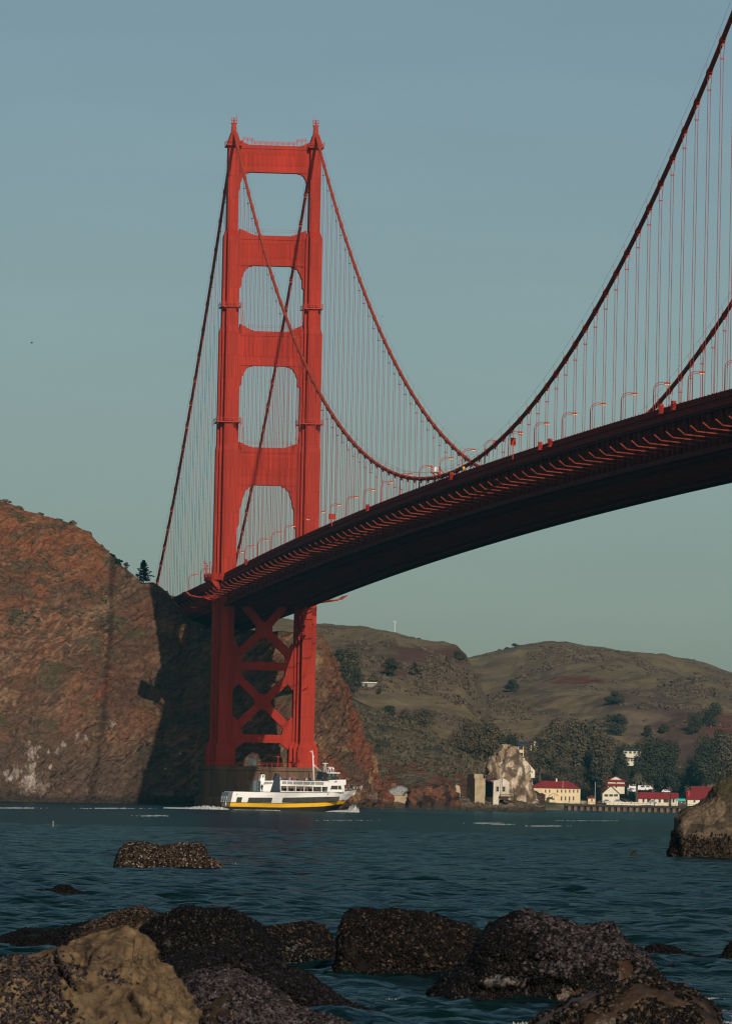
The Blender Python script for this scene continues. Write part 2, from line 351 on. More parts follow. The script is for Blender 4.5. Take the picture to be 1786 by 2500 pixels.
HEAD_RIDGE = [(-500, 1120), (-250, 1150), (0, 1222), (21, 1233), (53, 1246), (92, 1256), (141, 1271), (183, 1287), (218, 1308), (246, 1335), (271, 1360), (303, 1388), (324, 1402), (347, 1424), (373, 1422), (391, 1434), (408, 1449), (422, 1468), (444, 1490), (465, 1516), (500, 1532), (560, 1545), (776, 1550), (794, 1591), (820, 1647), (843, 1695), (858, 1746), (880, 1798), (901, 1826), (914, 1860), (935, 1925), (960, 1945)]
def build_headland():
    px = np.concatenate([np.linspace(-500, -30, 60)[:-1], np.linspace(-30, 960, 720)])
    yr = keyed(HEAD_RIDGE, px)
    yb = keyed([(-500, 1950), (0, 1958), (300, 1964), (480, 1970), (780, 1977), (960, 1981)], px)
    Db = keyed([(-500, 2385), (-250, 2400), (0, 2425), (150, 2440), (250, 2452), (347, 2462), (400, 2464), (480, 2455), (600, 2450), (760, 2452), (820, 2462), (960, 2500)], px)
    Dr = keyed([(-500, 2640), (0, 2560), (150, 2545), (250, 2530), (347, 2512), (400, 2516), (444, 2522), (480, 2512), (600, 2500), (720, 2500), (776, 2505), (820, 2510), (858, 2515), (901, 2515), (960, 2508)], px)
    rows = [(-0.06, yb+8, Db-4), (0.0, yb, Db)]
    for t in (0.06, 0.2, 0.4, 0.6, 0.75, 0.9, 1.0):
        rows.append((t, yb+(yr-yb)*t, Db+(Dr-Db)*(0.55*t+0.45*t**2.2)+2))
    rows.append((1.05, yr+2, Dr+25)); rows.append((1.12, yr+12, Dr+120)); rows.append((1.2, yr+(yb-yr)*0.6, Dr+420)); rows.append((1.25, yb+10, Dr+700))
    P, tt = loft(px, rows, 560)
    n = normals(P); x, y, z = P[..., 0], P[..., 1], P[..., 2]
    a = x*0.80+z*0.60; b = -x*0.60+z*0.80
    Q = np.stack([a/22, b/6.5, y/18], -1); Q2 = np.stack([a/5.5, b/1.9, y/5], -1)
    inb = sstep(-0.05, 0.03, tt)*(1-0.8*sstep(0.93, 1.02, tt)); inb = inb[:, None]
    big = fbm(np.stack([x/42, y/42, z/48], -1), 3)
    str1 = ridged(Q, 4, 0.55); fine = ridged(Q2, 3, 0.6)
    d = (big*3.4+str1*1.2+fine*0.35)*inb
    gull = np.exp(-((px-500)/70.)**2)[None, :]*0      # keep the shaded face even
    P = P+n*(d*(-1 if n[..., 1].mean() > 0 else 1))[..., None]
    # rock colours: strata, rust, pale outcrops, scrub, guano, tide band
    hz = z
    c = np.zeros(P.shape)+np.array([0.135, 0.067, 0.041])
    c = mixc(c, (0.20, 0.115, 0.064), sstep(0.0, 0.9, fbm(Q*0.55, 4, off=31))*0.85)
    c = mixc(c, (0.165, 0.062, 0.034), sstep(0.15, 0.8, fbm(np.stack([a/30, b/9, y/30], -1), 4, off=5))*0.8)
    c = mixc(c, (0.070, 0.048, 0.036), sstep(.25, .95, ridged(np.stack([a/75, b/15, y/40], -1), 4, .55, off=66)-.15)*.65)
    c = mixc(c, (0.235, 0.160, 0.098), sstep(.15, .7, fbm(np.stack([a/26, b/11, y/30], -1), 4, .6, off=81))*sstep(30, 55, z)*.55)
    top = sstep(62, 92, z+5*fbm(np.stack([x/12, y/12, z/12], -1), 3))*sstep(-40, -50, x)
    c = mixc(c, (0.185, 0.072, 0.034), top*0.7)
    c = mixc(c, (0.088, 0.058, 0.043), sstep(0.25, 0.75, fbm(np.stack([a/14, b/4, y/14], -1), 5, off=77))*0.8)
    pale = sstep(0.42, 0.72, ridged(np.stack([a/7, b/2.2, y/8], -1), 3, off=12)-0.55)*sstep(-0.2, 0.5, fbm(np.stack([x/30, y/30, z/30], -1), 2, off=9))
    c = mixc(c, (0.26, 0.165, 0.10), pale*0.55)
    crack = sstep(0.74, 1.15, ridged(np.stack([a/10, b/4.5, y/10], -1), 3, off=44)-0.45)
    c = mixc(c, (0.045, 0.032, 0.026), crack*0.6)
    scr = sstep(0.30, 0.55, fbm(np.stack([x/11, y/11, z/11], -1), 5, off=60))*sstep(8, 22, z)
    c = mixc(c, (0.070, 0.062, 0.038), scr*0.75)
    grn = sstep(0.45, 0.62, fbm(np.stack([x/8, y/8, z/14], -1), 3, off=90))*sstep(55, 40, z)*sstep(6, 14, z)
    c = mixc(c, (0.062, 0.070, 0.034), grn*0.28)
    low = sstep(30, 14, z+9*fbm(np.stack([x/15, y/15, z/15], -1), 3, off=3)-(-x-60)*0.08)*sstep(-15, -30, x)
    c = mixc(c, (0.082, 0.060, 0.046), low*0.75)
    for (gx, gy, gr, gs) in ((70, 1905, 12, .9), (35, 1885, 9, .7), (82, 1835, 12, .8), (75, 1880, 10, .7), (277, 1783, 7, .7), (158, 1815, 5, .7), (187, 1806, 5, .7), (208, 1813, 5, .7), (12, 1900, 9, .8), (62, 1918, 16, .55), (100, 1925, 16, .4), (124, 1830, 4, .8), (143, 1834, 4, .8), (124, 1872, 4, .8)):
        g0 = pix1(gx, gy, 2445.0); rr = gr/7.2
        dd = np.sqrt(((x-g0[0])/rr)**2+((z-g0[2])/(rr*1.3))**2)
        g = sstep(1.35, 0.4, dd+1.3*fbm(np.stack([x/1.1, y/3, z/2.2], -1), 5, .65, off=gx))*gs*.55
        c = mixc(c, (0.55, 0.50, 0.45), g)
    # ochre streaks and red slope on the side east of the bridge
    east = sstep(14, 26, x)
    c = mixc(c, (0.165, 0.055, 0.032), east*sstep(-0.3, 0.4, fbm(np.stack([x/16, y/16, z/40], -1), 4, off=15))*0.75)
    c = mixc(c, (0.24, 0.17, 0.085), east*sstep(0.3, 0.7, fbm(np.stack([x/5, y/9, z/26], -1), 4, off=25))*0.8)
    c = mixc(c, (0.10, 0.085, 0.05), sstep(14, 30, x)*sstep(36, 60, z)*0.7)
    tide = sstep(3.2, 1.2, z+0.8*fbm(np.stack([x/4, y/4, z/4], -1), 2))
    c = mixc(c, (0.040, 0.034, 0.028), tide*0.85)
    shelf = sstep(2.4, 3.0, z)*sstep(5.5, 4.0, z)*sstep(0.0, 0.4, fbm(np.stack([x/9, y/9, 0*z], -1), 3, off=8))
    c = mixc(c, (0.20, 0.16, 0.13), shelf*0.5)
    c = np.clip(c*np.array([1.22, 1.13, 1.10])*(1+0.2*fbm(np.stack([a/1.7, b/0.8, y/1.5], -1), 2)[..., None]), 0.01, 0.8)
    o = raw_mesh("headland", P.reshape(-1, 3), grid_faces(*P.shape[:2]), CLIFFM, col=c.reshape(-1, 3))
    tag(o, "steep rust brown rocky headland behind the bridge tower", "headland", kind="structure"); register("headland", P)
build_headland()

def hill_cols(P, off, redness):
    x, y, z = P[..., 0], P[..., 1], P[..., 2]
    c = np.zeros(P.shape)+np.array([0.182, 0.132, 0.074])
    c = mixc(c, (0.142, 0.100, 0.070), sstep(-0.1, 0.5, fbm(np.stack([x/130, y/130, z/45], -1), 5, off=off))*0.9)
    c = mixc(c, (0.205, 0.160, 0.088), sstep(0.15, 0.6, fbm(np.stack([x/90, y/90, z/40], -1), 4, off=off+9))*0.6)
    scr = sstep(0.18, 0.42, fbm(np.stack([x/34, y/34, z/12], -1), 5, 0.6, off=off+3))*sstep(-0.3, 0.3, fbm(np.stack([x/150, y/150, z/50], -1), 3, off=off+21))
    c = mixc(c, (0.100, 0.068, 0.054), scr*0.8)
    return np.clip(c, 0.01, 0.6)
def redpatch(c, P, px, py, rx, ry, D, col, s, seed):
    g = pix1(px, py, D); k = D/FOC
    dx = (P[..., 0]-g[0])*_rh[0]+(P[..., 1]-g[1])*_rh[1]
    dd = np.sqrt((dx/(rx*k))**2+((P[..., 2]-g[2])/(ry*k))**2)
    return mixc(c, col, sstep(1.2, 0.7, dd+0.5*fbm(np.stack([P[..., 0]/20, P[..., 1]/20, P[..., 2]/9], -1), 4, off=seed))*s)

RIDGE_A = [(-300, 1415), (300, 1440), (400, 1454), (440, 1460), (480, 1470), (620, 1500), (779, 1535), (823, 1541), (886, 1547), (962, 1555), (1025, 1571), (1076, 1583), (1114, 1596), (1134, 1615), (1160, 1665), (1190, 1745), (1216, 1840), (1236, 1958)]
RIDGE_B = [(900, 1690), (1000, 1655), (1134, 1615), (1202, 1595), (1266, 1579), (1329, 1571), (1379, 1570), (1430, 1577), (1518, 1585), (1613, 1594), (1695, 1607), (1746, 1623), (1786, 1640), (1900, 1680), (2100, 1750), (2400, 1860)]
def build_hills():
    # western hill, behind the headland
    px = np.linspace(-300, 1236, 420); yr = keyed(RIDGE_A, px); yb = keyed([(-300, 1955), (1236, 1964)], px); o1 = np.ones_like(px)
    rows = [(0, yb, 3300*o1), (.25, yb+(yr-yb)*.25, 3420*o1), (.5, yb+(yr-yb)*.5, 3600*o1), (.75, yb+(yr-yb)*.76, 3900*o1), (.92, yb+(yr-yb)*.94, 4250*o1), (1.0, yr, 4500*o1), (1.1, yr+14, 4900*o1), (1.3, yb, 6500*o1)]
    P, tt = loft(px, rows, 260); n = normals(P)
    fade = (sstep(0, .1, tt)*(1-.75*sstep(.9, 1.0, tt)))[:, None]
    x, y, z = P[..., 0], P[..., 1], P[..., 2]
    P[..., 2] += (fbm(np.stack([x/170, y/420, 0*z], -1), 4)*15+ridged(np.stack([x/80, y/300, 0*z], -1), 3)*4)*fade+fbm(np.stack([x/9, y/9, z/9], -1), 2)*0.9*(tt < 1.02)[:, None]
    c = hill_cols(P, 0, 0)
    c = redpatch(c, P, 1040, 1612, 100, 34, 4150.0, (0.115, 0.045, 0.034), .75, 3)
    c = redpatch(c, P, 1105, 1600, 40, 22, 4300.0, (0.10, 0.046, 0.035), .7, 5)
    c = redpatch(c, P, 970, 1650, 60, 20, 4000.0, (0.125, 0.044, 0.03), .6, 8)
    c = redpatch(c, P, 1010, 1640, 130, 50, 4000.0, (0.075, 0.046, 0.040), .5, 9)
    o = raw_mesh("west_hill", P.reshape(-1, 3), grid_faces(*P.shape[:2]), HILLM, col=c.reshape(-1, 3)); register("west_hill", P)
    tag(o, "grassy hill with reddish scrub behind the headland", "hill", kind="structure")
    # eastern hill
    px = np.linspace(900, 2400, 420); yr = keyed(RIDGE_B, px); yb = keyed([(900, 1958), (2400, 1995)], px)-12; o1 = np.ones_like(px)
    rows = [(0, yb+6, 4080*o1), (.2, yb+(yr-yb)*.2, 4200*o1), (.45, yb+(yr-yb)*.48, 4430*o1), (.7, yb+(yr-yb)*.74, 4750*o1), (.9, yb+(yr-yb)*.94, 5150*o1), (1.0, yr, 5450*o1), (1.1, yr+14, 5900*o1), (1.3, yb, 7600*o1)]
    P, tt = loft(px, rows, 280); n = normals(P)
    fade = (sstep(0.02, .15, tt)*(1-.8*sstep(.9, 1.0, tt)))[:, None]
    x, y, z = P[..., 0], P[..., 1], P[..., 2]
    P[..., 2] += (fbm(np.stack([x/230, y/520, 0*z+4], -1), 4)*20+ridged(np.stack([x/120, y/420, 0*z+2], -1), 3)*5)*fade+fbm(np.stack([x/9, y/9, z/9], -1), 2)*1.0*(tt < 1.02)[:, None]
    c = hill_cols(P, 40, 0)
    c = redpatch(c, P, 1400, 1668, 75, 12, 4900.0, (0.13, 0.040, 0.028), .85, 3)
    c = redpatch(c, P, 1690, 1810, 95, 75, 4350.0, (0.095, 0.050, 0.042), .85, 6)
    c = redpatch(c, P, 1770, 1780, 50, 40, 4400.0, (0.125, 0.042, 0.032), .8, 7)
    c = redpatch(c, P, 1560, 1720, 120, 26, 4500.0, (0.085, 0.053, 0.044), .7, 2)
    o = raw_mesh("east_hill", P.reshape(-1, 3), grid_faces(*P.shape[:2]), HILLM, col=c.reshape(-1, 3)); register("east_hill", P)
    tag(o, "broad rounded grassy hill above the waterfront village", "hill", kind="structure")
    # green slope running down to the water from the headland
    px = np.linspace(760, 1330, 300)
    yr = keyed([(760, 1640), (842, 1694), (886, 1715), (950, 1746), (1025, 1778), (1076, 1803), (1127, 1835), (1160, 1860), (1177, 1874), (1205, 1905), (1240, 1940), (1330, 1960)], px); yb = keyed([(760, 1973), (1000, 1979), (1330, 1984)], px); o1 = np.ones_like(px)
    sh = yb-keyed([(760, 24), (900, 34), (990, 38), (1150, 30), (1260, 22), (1330, 10)], px)
    rows = [(-.03, yb+3, 2585*o1), (0, yb, 2592*o1), (.06, yb+(sh-yb)*.6, 2600*o1), (.12, sh, 2612*o1), (.16, sh-1, 2650*o1), (.3, sh+(yr-sh)*.25, 2690*o1), (.6, sh+(yr-sh)*.6, 2790*o1), (.85, sh+(yr-sh)*.9, 2900*o1), (1, yr, 2980*o1), (1.1, yr+10, 3080*o1), (1.3, yb, 3300*o1)]
    P, tt = loft(px, rows, 300); x, y, z = P[..., 0], P[..., 1], P[..., 2]
    f2 = (sstep(.14, .3, tt)*(1-.7*sstep(.92, 1, tt)))[:, None]; f1 = (sstep(-.02, .03, tt)*sstep(.16, .12, tt))[:, None]
    P[..., 2] += fbm(np.stack([x/60, y/120, 0*z], -1), 4)*5*f2+fbm(np.stack([x/4, y/4, z/4], -1), 3)*1.0*f2+ridged(np.stack([x/5, y/5, z/3], -1), 4)*0.9*f1
    P[..., 1] += ridged(np.stack([x/4, z/2, y/9], -1), 4, off=3)*1.4*f1
    c = np.zeros(P.shape)+np.array([0.118, 0.092, 0.062])
    c = mixc(c, (0.055, 0.048, 0.036), sstep(0, .5, fbm(np.stack([x/14, y/30, z/10], -1), 5))*.9)
    c = mixc(c, (0.105, 0.085, 0.058), sstep(.2, .6, fbm(np.stack([x/22, y/60, z/14], -1), 4, off=7))*.6)
    red = sstep(26, 12, z+8*fbm(np.stack([x/18, y/18, z/18], -1), 3, off=2))*sstep(.1, .16, tt)[:, None]
    c = mixc(c, (0.17, 0.058, 0.030), red*sstep(-.5, .2, fbm(np.stack([x/12, y/30, z/9], -1), 4, off=19))*.9)
    c = mixc(c, (0.075, 0.06, 0.042), red*sstep(.1, .4, fbm(np.stack([x/7, y/20, z/6], -1), 4, off=29))*.8)
    rk = np.array([0.15, 0.115, 0.085])*(1+.6*fbm(np.stack([x/2.2, y/2, z/1.6], -1), 3))[..., None]
    c = mixc(c, (0, 0, 0), 0*z); c = c*(1-f1[..., None])+rk*f1[..., None]
    c = mixc(c, (0.05, 0.036, 0.028), sstep(2.4, 1.0, z)*.7)
    o = raw_mesh("shore_slope", P.reshape(-1, 3), grid_faces(*P.shape[:2]), CLIFFM, col=np.clip(c, .01, .7).reshape(-1, 3)); register("slope", P)
    tag(o, "scrub covered slope with a red earth bank above the shore", "slope", kind="structure")
    # flat waterfront ground of the village
    px = np.linspace(1290, 2400, 160); yb = keyed([(1290, 1974), (2400, 2001)], px); o1 = np.ones_like(px)
    rows = [(0, yb+4, 3920*o1), (.1, yb+1, 3922*o1), (.2, yb-14, 3926*o1), (.5, yb-16.5, 3980*o1), (1, yb-18, 4250*o1)]
    P, tt = loft(px, rows, 50); x, y, z = P[..., 0], P[..., 1], P[..., 2]
    P[..., 2] += fbm(np.stack([x/5, y/5, z], -1), 3)*.35
    c = np.zeros(P.shape)+np.array([0.17, 0.13, 0.09]); c = mixc(c, (0.07, 0.065, 0.04), sstep(-.1, .4, fbm(np.stack([x/16, y/16, z/9], -1), 4)))
    o = raw_mesh("waterfront_ground", P.reshape(-1, 3), grid_faces(*P.shape[:2]), HILLM, col=c.reshape(-1, 3)); register("flat", P)
    tag(o, "low earth bank and flat ground of the waterfront village", "ground", kind="structure")
build_hills()

# ------------------------------------------------------------------ the bridge
PANEL = 15.24
def cz(s): return 83.31+141.97*(2*s/SPAN-1)**2 if s >= 0 else 225.28+(72.0-225.28)*(-s/320.0)-4*10.0*(-s/320.0)*(1+s/320.0)
def deck_z(s):
    return 81.0-5.3*((s-640.0)/640.0)**2 if s >= 0 else 75.7+s*0.012
DECK_S0, DECK_S1 = -330.0, SPAN-30.0
bridge = thing("suspension_bridge", "long orange suspension bridge with a tall portal tower and sweeping cables", "bridge", (0, SPAN, 0))
def Y(s): return -s
HALF = 13.7
def build_tower():
    secs = [  # z0, z1, [(width, depth) layers]
        (21.6, 75.0, [(3.1, 16.0), (5.2, 9.0), (7.1, 5.2)]),
        (75.0, 120.5, [(3.2, 14.0), (5.5, 7.8), (7.5, 4.6)]),
        (120.5, 160.0, [(3.2, 12.4), (5.2, 7.0), (7.0, 4.0)]),
        (160.0, 192.0, [(3.3, 10.6), (5.5, 6.0)]),
        (192.0, 220.0, [(3.6, 7.4)])]
    for sx in (-1, 1):
        m = MB(); c = (sx*HALF, 0)
        for (w_, d_) in [(4.4, 17.6), (6.9, 11.0), (9.5, 7.0)]:
            m.frus(c, w_, d_, 13.3, w_, d_, 20.0)
        for (w_, d_), (w2, d2) in zip([(4.4, 17.6), (6.9, 11.0), (9.5, 7.0)], secs[0][2]):
            m.frus(c, w_, d_, 20.0, w2, d2, 21.7)
        for i, (z0, z1, L) in enumerate(secs):
            nx = secs[i+1][2] if i+1 < len(secs) else None
            for k, (w_, d_) in enumerate(L):
                h = 2.2 if (nx and i > 0) else 0.0
                m.frus(c, w_, d_, z0-0.003*k, w_, d_, z1-h-0.003*k)
                if h:
                    w2, d2 = nx[min(k, len(nx)-1)]
                    m.frus(c, w_, d_, z1-h-0.003*k, min(w_, w2)-0.02*k, min(d_, d2)-0.02*k, z1+0.1-0.01*k)
            # seam lines of the cell plates
            for zz in np.arange(z0+7, z1-4, 9.5):
                w_, d_ = L[0]; m.box(c[0]-w_/2-0.03, c[0]+w_/2+0.03, -d_/2-0.03, -d_/2+0.05, zz, zz+0.18)
        leg = m.build("tower_leg", ORANGE, bridge)
        # saddle housing and beacon
        h = MB(); x = sx*HALF
        h.frus(c, 5.0, 10.6, 219.9, 5.0, 10.6, 220.5); h.frus(c, 4.3, 9.4, 220.5, 1.9, 5.0, 224.6); h.frus(c, 1.6, 2.6, 224.6, 1.35, 2.0, 227.6)
        h.frus(c, 1.9, 2.2, 227.6, 1.9, 2.2, 227.85)
        h.build("saddle_housing", ORANGE, leg)
        r = MB()
        for a in (-1, 0, 1):
            for b in (-1, 1): r.box(x+a*.85-.05, x+a*.85+.05, b*.95-.05, b*.95+.05, 227.85, 229.6)
        for zz in (228.6, 229.5):
            for b in (-1, 1): r.box(x-.9, x+.9, b*.95-.05, b*.95+.05, zz, zz+.1)
        r.frus(c, .5, .5, 227.85, .4, .4, 229.3); r.tube([(x-.8*sx, .5, 229), (x-.8*sx, .5, 231.4)], .05, 5)
        r.build("beacon_frame", ORANGE2, leg)
        r = MB()
        for (b0) in (-1, 1):
            yy = b0*5.25
            for zz in (221.0, 221.6): r.box(x-2.6, x+2.6, yy-.05, yy+.05, zz, zz+.1)
            for a in np.linspace(-2.6, 2.6, 5): r.box(x+a-.05, x+a+.05, yy-.06, yy+.06, 220.5, 221.7)
        for b0 in (-1, 1):
            for zz in (221.0, 221.6): r.box(x+b0*2.55-.05, x+b0*2.55+.05, -5.2, 5.2, zz, zz+.1)
        r.build("railing", ORANGE2, leg)
        # maintenance walkways round the leg
        for zz, (w_, d_) in ((166.0, (6.4, 12.6)), (127.5, (7.9, 14.4))):
            g = MB(); g.box(x-w_/2, x+w_/2, -d_/2, d_/2, zz, zz+.35)
            for b in (-1, 1):
                for h_ in (.9, 1.5): g.box(x-w_/2, x+w_/2, b*d_/2-.05, b*d_/2+.05, zz+h_, zz+h_+.12); g.box(x+b*w_/2-.05, x+b*w_/2+.05, -d_/2, d_/2, zz+h_, zz+h_+.12)
                for a in np.linspace(-w_/2, w_/2, 7): g.box(x+a-.06, x+a+.06, b*d_/2-.07, b*d_/2+.07, zz-.7 if int(a*10) % 2 else zz, zz+1.7)
            # ladder down to the strut
            xi = x-sx*(w_/2+.4)
            for q in (-.3, .3): g.beam((xi+.4*sx+q, -d_/2+.5, zz+1.4), (xi-.5*sx+q, -d_/2+.5, zz-7.0), .12)
            for k in range(9): g.box(xi-.1*sx*k+.2*sx-.35, xi-.1*sx*k+.2*sx+.35, -d_/2+.44, -d_/2+.56, zz+.5-.85*k, zz+.6-.85*k)
            g.build("maintenance_walkway", ORANGE2, leg)
    def corbel(m, x0, sx, zt, hw, hh, yd, n=6):
        """stepped bracket below a strut; x0 inner leg face, grows towards the centre; sx = direction"""
        pts = [(x0, zt)]; pts.append((x0+sx*hw, zt))
        prof = [(1.0, 0), (0.93, .045), (0.70, .05), (0.66, .11), (0.50, .13), (0.46, .22), (0.32, .34), (0.26, .50), (0.17, .56), (0.15, .93), (0.05, 1.0)]
        pts = [(x0-sx*.3, zt+.2)]+[(x0+sx*hw*a, zt-hh*b+(0.2 if b == 0 else 0)) for a, b in prof]+[(x0-sx*.3, zt-hh)]
        m.prism(pts, -yd/2, yd/2)
    specs = [  # z0, z1, inner half span, corbel w,h, top fillet w,h, depth
        (211.5, 220.6, 11.9, 3.9, 6.4, 3.2, 1.5, 3.6),
        (180.3, 190.4, 10.9, 4.6, 7.6, 4.6, 2.0, 4.0),
        (146.9, 158.4, 10.1, 4.6, 7.0, 4.3, 2.2, 3.6),
        (107.0, 119.6, 9.95, 5.2, 14.2, 4.3, 1.8, 4.0)]
    for (z0, z1, xi, cw, ch, fw, fh, dp) in specs:
        m = MB(); H = z1-z0
        m.box(-xi-.6, xi+.6, -dp/2+.25, dp/2-.25, z0+.004, z1-.004)
        for a, b, e in ((0, .06, .32), (.06, .15, .12), (.86, .90, .25), (.90, 1.0, .10)):
            m.box(-xi-.3, xi+.3, -dp/2-e+.25, dp/2+e-.25, z0+H*a, z0+H*b)
        nr = 14; wv = (2*xi-2.4)/nr
        for k in range(nr):      # folded vertical fluting with pointed feet
            xa = -xi+1.2+k*wv
            for b in (-1, 1):
                yy = b*(dp/2-.25); yo = b*(dp/2-.25+.13)
                V = [(xa, yy, z0+H*.24), (xa+wv, yy, z0+H*.24), (xa+wv/2, yo, z0+H*.30), (xa, yy, z0+H*.78), (xa+wv, yy, z0+H*.78), (xa+wv/2, yo, z0+H*.75)]
                m.add(V, [(0, 1, 2), (3, 5, 4), (0, 2, 5, 3), (2, 1, 4, 5)])
        st = m.build("portal_strut", ORANGE, bridge)
        for sx in (-1, 1): cb = MB(); corbel(cb, sx*xi, -sx, z0, cw, ch, dp-.5); cb.build("stepped_bracket", ORANGE, st)
        for sx in (-1, 1):
            f = [(1.0, 0), (.99, .12), (.72, .2), (.70, .34), (.46, .45), (.44, .6), (.2, .8), (.0, 1.0)]
            pts = [(sx*(xi+.3), z1-.2)]+[(sx*(xi-fw*a), z1+fh*b-(.2 if b == 0 else 0)) for a, b in f]+[(sx*(xi+.3), z1+fh)]
            cb = MB(); cb.prism(pts, -dp/2+.3, dp/2-.3); cb.build("corner_fillet", ORANGE, st)
        g = MB(); zt = z1
        if z0 > 200:
            n = 8
            for k in range(n):
                xx = -6.6+13.2*k/(n-1); 
                for b in (-1, 1): g.box(xx-.06, xx+.06, b*1.5-.06, b*1.5+.06, zt-.01, zt+1.25)
            for h_ in (.65, 1.2):
                for b in (-1, 1):
                    g.box(-6.6, 6.6, b*1.5-.05, b*1.5+.05, zt+h_, zt+h_+.1)
                    for sx in (-1, 1):
                        g.beam((sx*6.6, b*1.5, zt+h_+.05), (sx*7.6, b*1.5, zt+h_+1.0), .1); g.beam((sx*7.6, b*1.5, zt+h_+1.0), (sx*10.6, b*1.5, zt+h_+1.4), .1)
            for sx in (-1, 1):
                for xx in (7.6, 9.1, 10.4):
                    for b in (-1, 1): g.box(sx*xx-.06, sx*xx+.06, b*1.5-.06, b*1.5+.06, zt+.4, zt+2.3)
        else:
            for h_ in (1.3, 2.0): g.tube([(-xi+2, -1.2, zt+h_), (xi-2, -1.2, zt+h_)], .03, 4)
            for sx in (-1, 1):
                for q in (2.6, 3.6): g.box(sx*(xi-q)-.05, sx*(xi-q)+.05, -1.25, -1.15, zt, zt+2.1)
        g.build("railing", ORANGE2, st)
    # cross bracing below the roadway
    for zc_, h0, h1, name in ((58.9, 48.4, 72.0, "cross_brace"), (34.9, 24.0, 45.4, "cross_brace")):
        m = MB(); dp = 3.0
        for sx in (-1, 1):
            for zz in (h0 if zc_ > 50 else h0, h1):
                up = 1 if zz > zc_ else -1
                xe = 10.05; ze = zz-up*1.0
                # bar from centre to leg
                dx = xe*sx; dz = ze-zc_; Ln = math.hypot(dx, dz); nx, nz = -dz/Ln, dx/Ln; hw = 1.35
                m.prism([(0+nx*hw, zc_+nz*hw), (dx+nx*hw, ze+nz*hw), (dx-nx*hw, ze-nz*hw), (0-nx*hw, zc_-nz*hw)], -dp/2+.02*sx+.01*up, dp/2-.02*sx+.01*up)
        q = 2.7; k = 1.35
        m.prism([(-q, zc_-k), (-k, zc_-q), (k, zc_-q), (q, zc_-k), (q, zc_+k), (k, zc_+q), (-k, zc_+q), (-q, zc_+k)], -dp/2-.06, dp/2+.06)
        br = m.build(name, ORANGE, bridge)
    for z0, z1 in ((45.4, 48.2), (21.3, 24.0)):
        m = MB(); dp = 3.3; m.box(-10.2, 10.2, -dp/2, dp/2, z0, z1)
        for sx in (-1, 1):
            g = 3.6
            up = [(sx*10.3, z0-.4), (sx*(10.1-2.9), z0-.0), (sx*(10.1-2.9), z1+3.2), (sx*(10.1-.6), z1+6.2), (sx*10.3, z1+6.2)]
            if z0 > 40: up = [(sx*10.3, z0-6.2), (sx*(10.1-.6), z0-6.2), (sx*(10.1-2.9), z0-3.0), (sx*(10.1-2.9), z1+3.0), (sx*(10.1-.6), z1+6.2), (sx*10.3, z1+6.2)]
            else: up = [(sx*10.3, z0-3.2), (sx*(10.1-.2), z0-3.0), (sx*(10.1-4.2), z0), (sx*(10.1-2.9), z1+3.0), (sx*(10.1-.6), z1+6.0), (sx*10.3, z1+6.0)]
            m.prism(up, -dp/2-.05, dp/2+.05)
        m.build("horizontal_brace", ORANGE, bridge)
    # hanging maintenance cage rails and brackets on the lower legs
    for sx in (-1, 1):
        m = MB(); x = sx*HALF
        m.box(x-1.5, x+1.0, -10.2, -8.3, 54, 66); m.box(x-2.0, x+1.5, -10.6, -8.2, 55.4, 55.9); m.box(x-2.0, x+1.5, -10.6, -8.2, 64.5, 65)
        m.box(x-1.2, x+.6, -9.8, -8.4, 50.5, 54)
        if sx > 0:
            m.v = []; m.f = []
            for zz in (64, 60.5, 57): m.box(x-2.4, x-.6, -10.8, -8.3, zz, zz+.25); m.beam((x-2.2, -10.6, zz), (x-1.4, -8.3, zz-1.8), .25); m.box(x-2.4, x-.6, -10.85, -10.7, zz+1.0, zz+1.15)
            for q in (-2.3, -.8): m.beam((x+q, -10.6, 57), (x+q, -10.6, 66), .18)
        m.build("maintenance_bracket", ORANGE, bridge)
        if sx > 0: m = MB(); m.beam((x-1.6, -8.05, 38.5), (x+.5, -9.8, 40.2), .25); m.build("davit_arm", ORANGE, bridge)
build_tower()

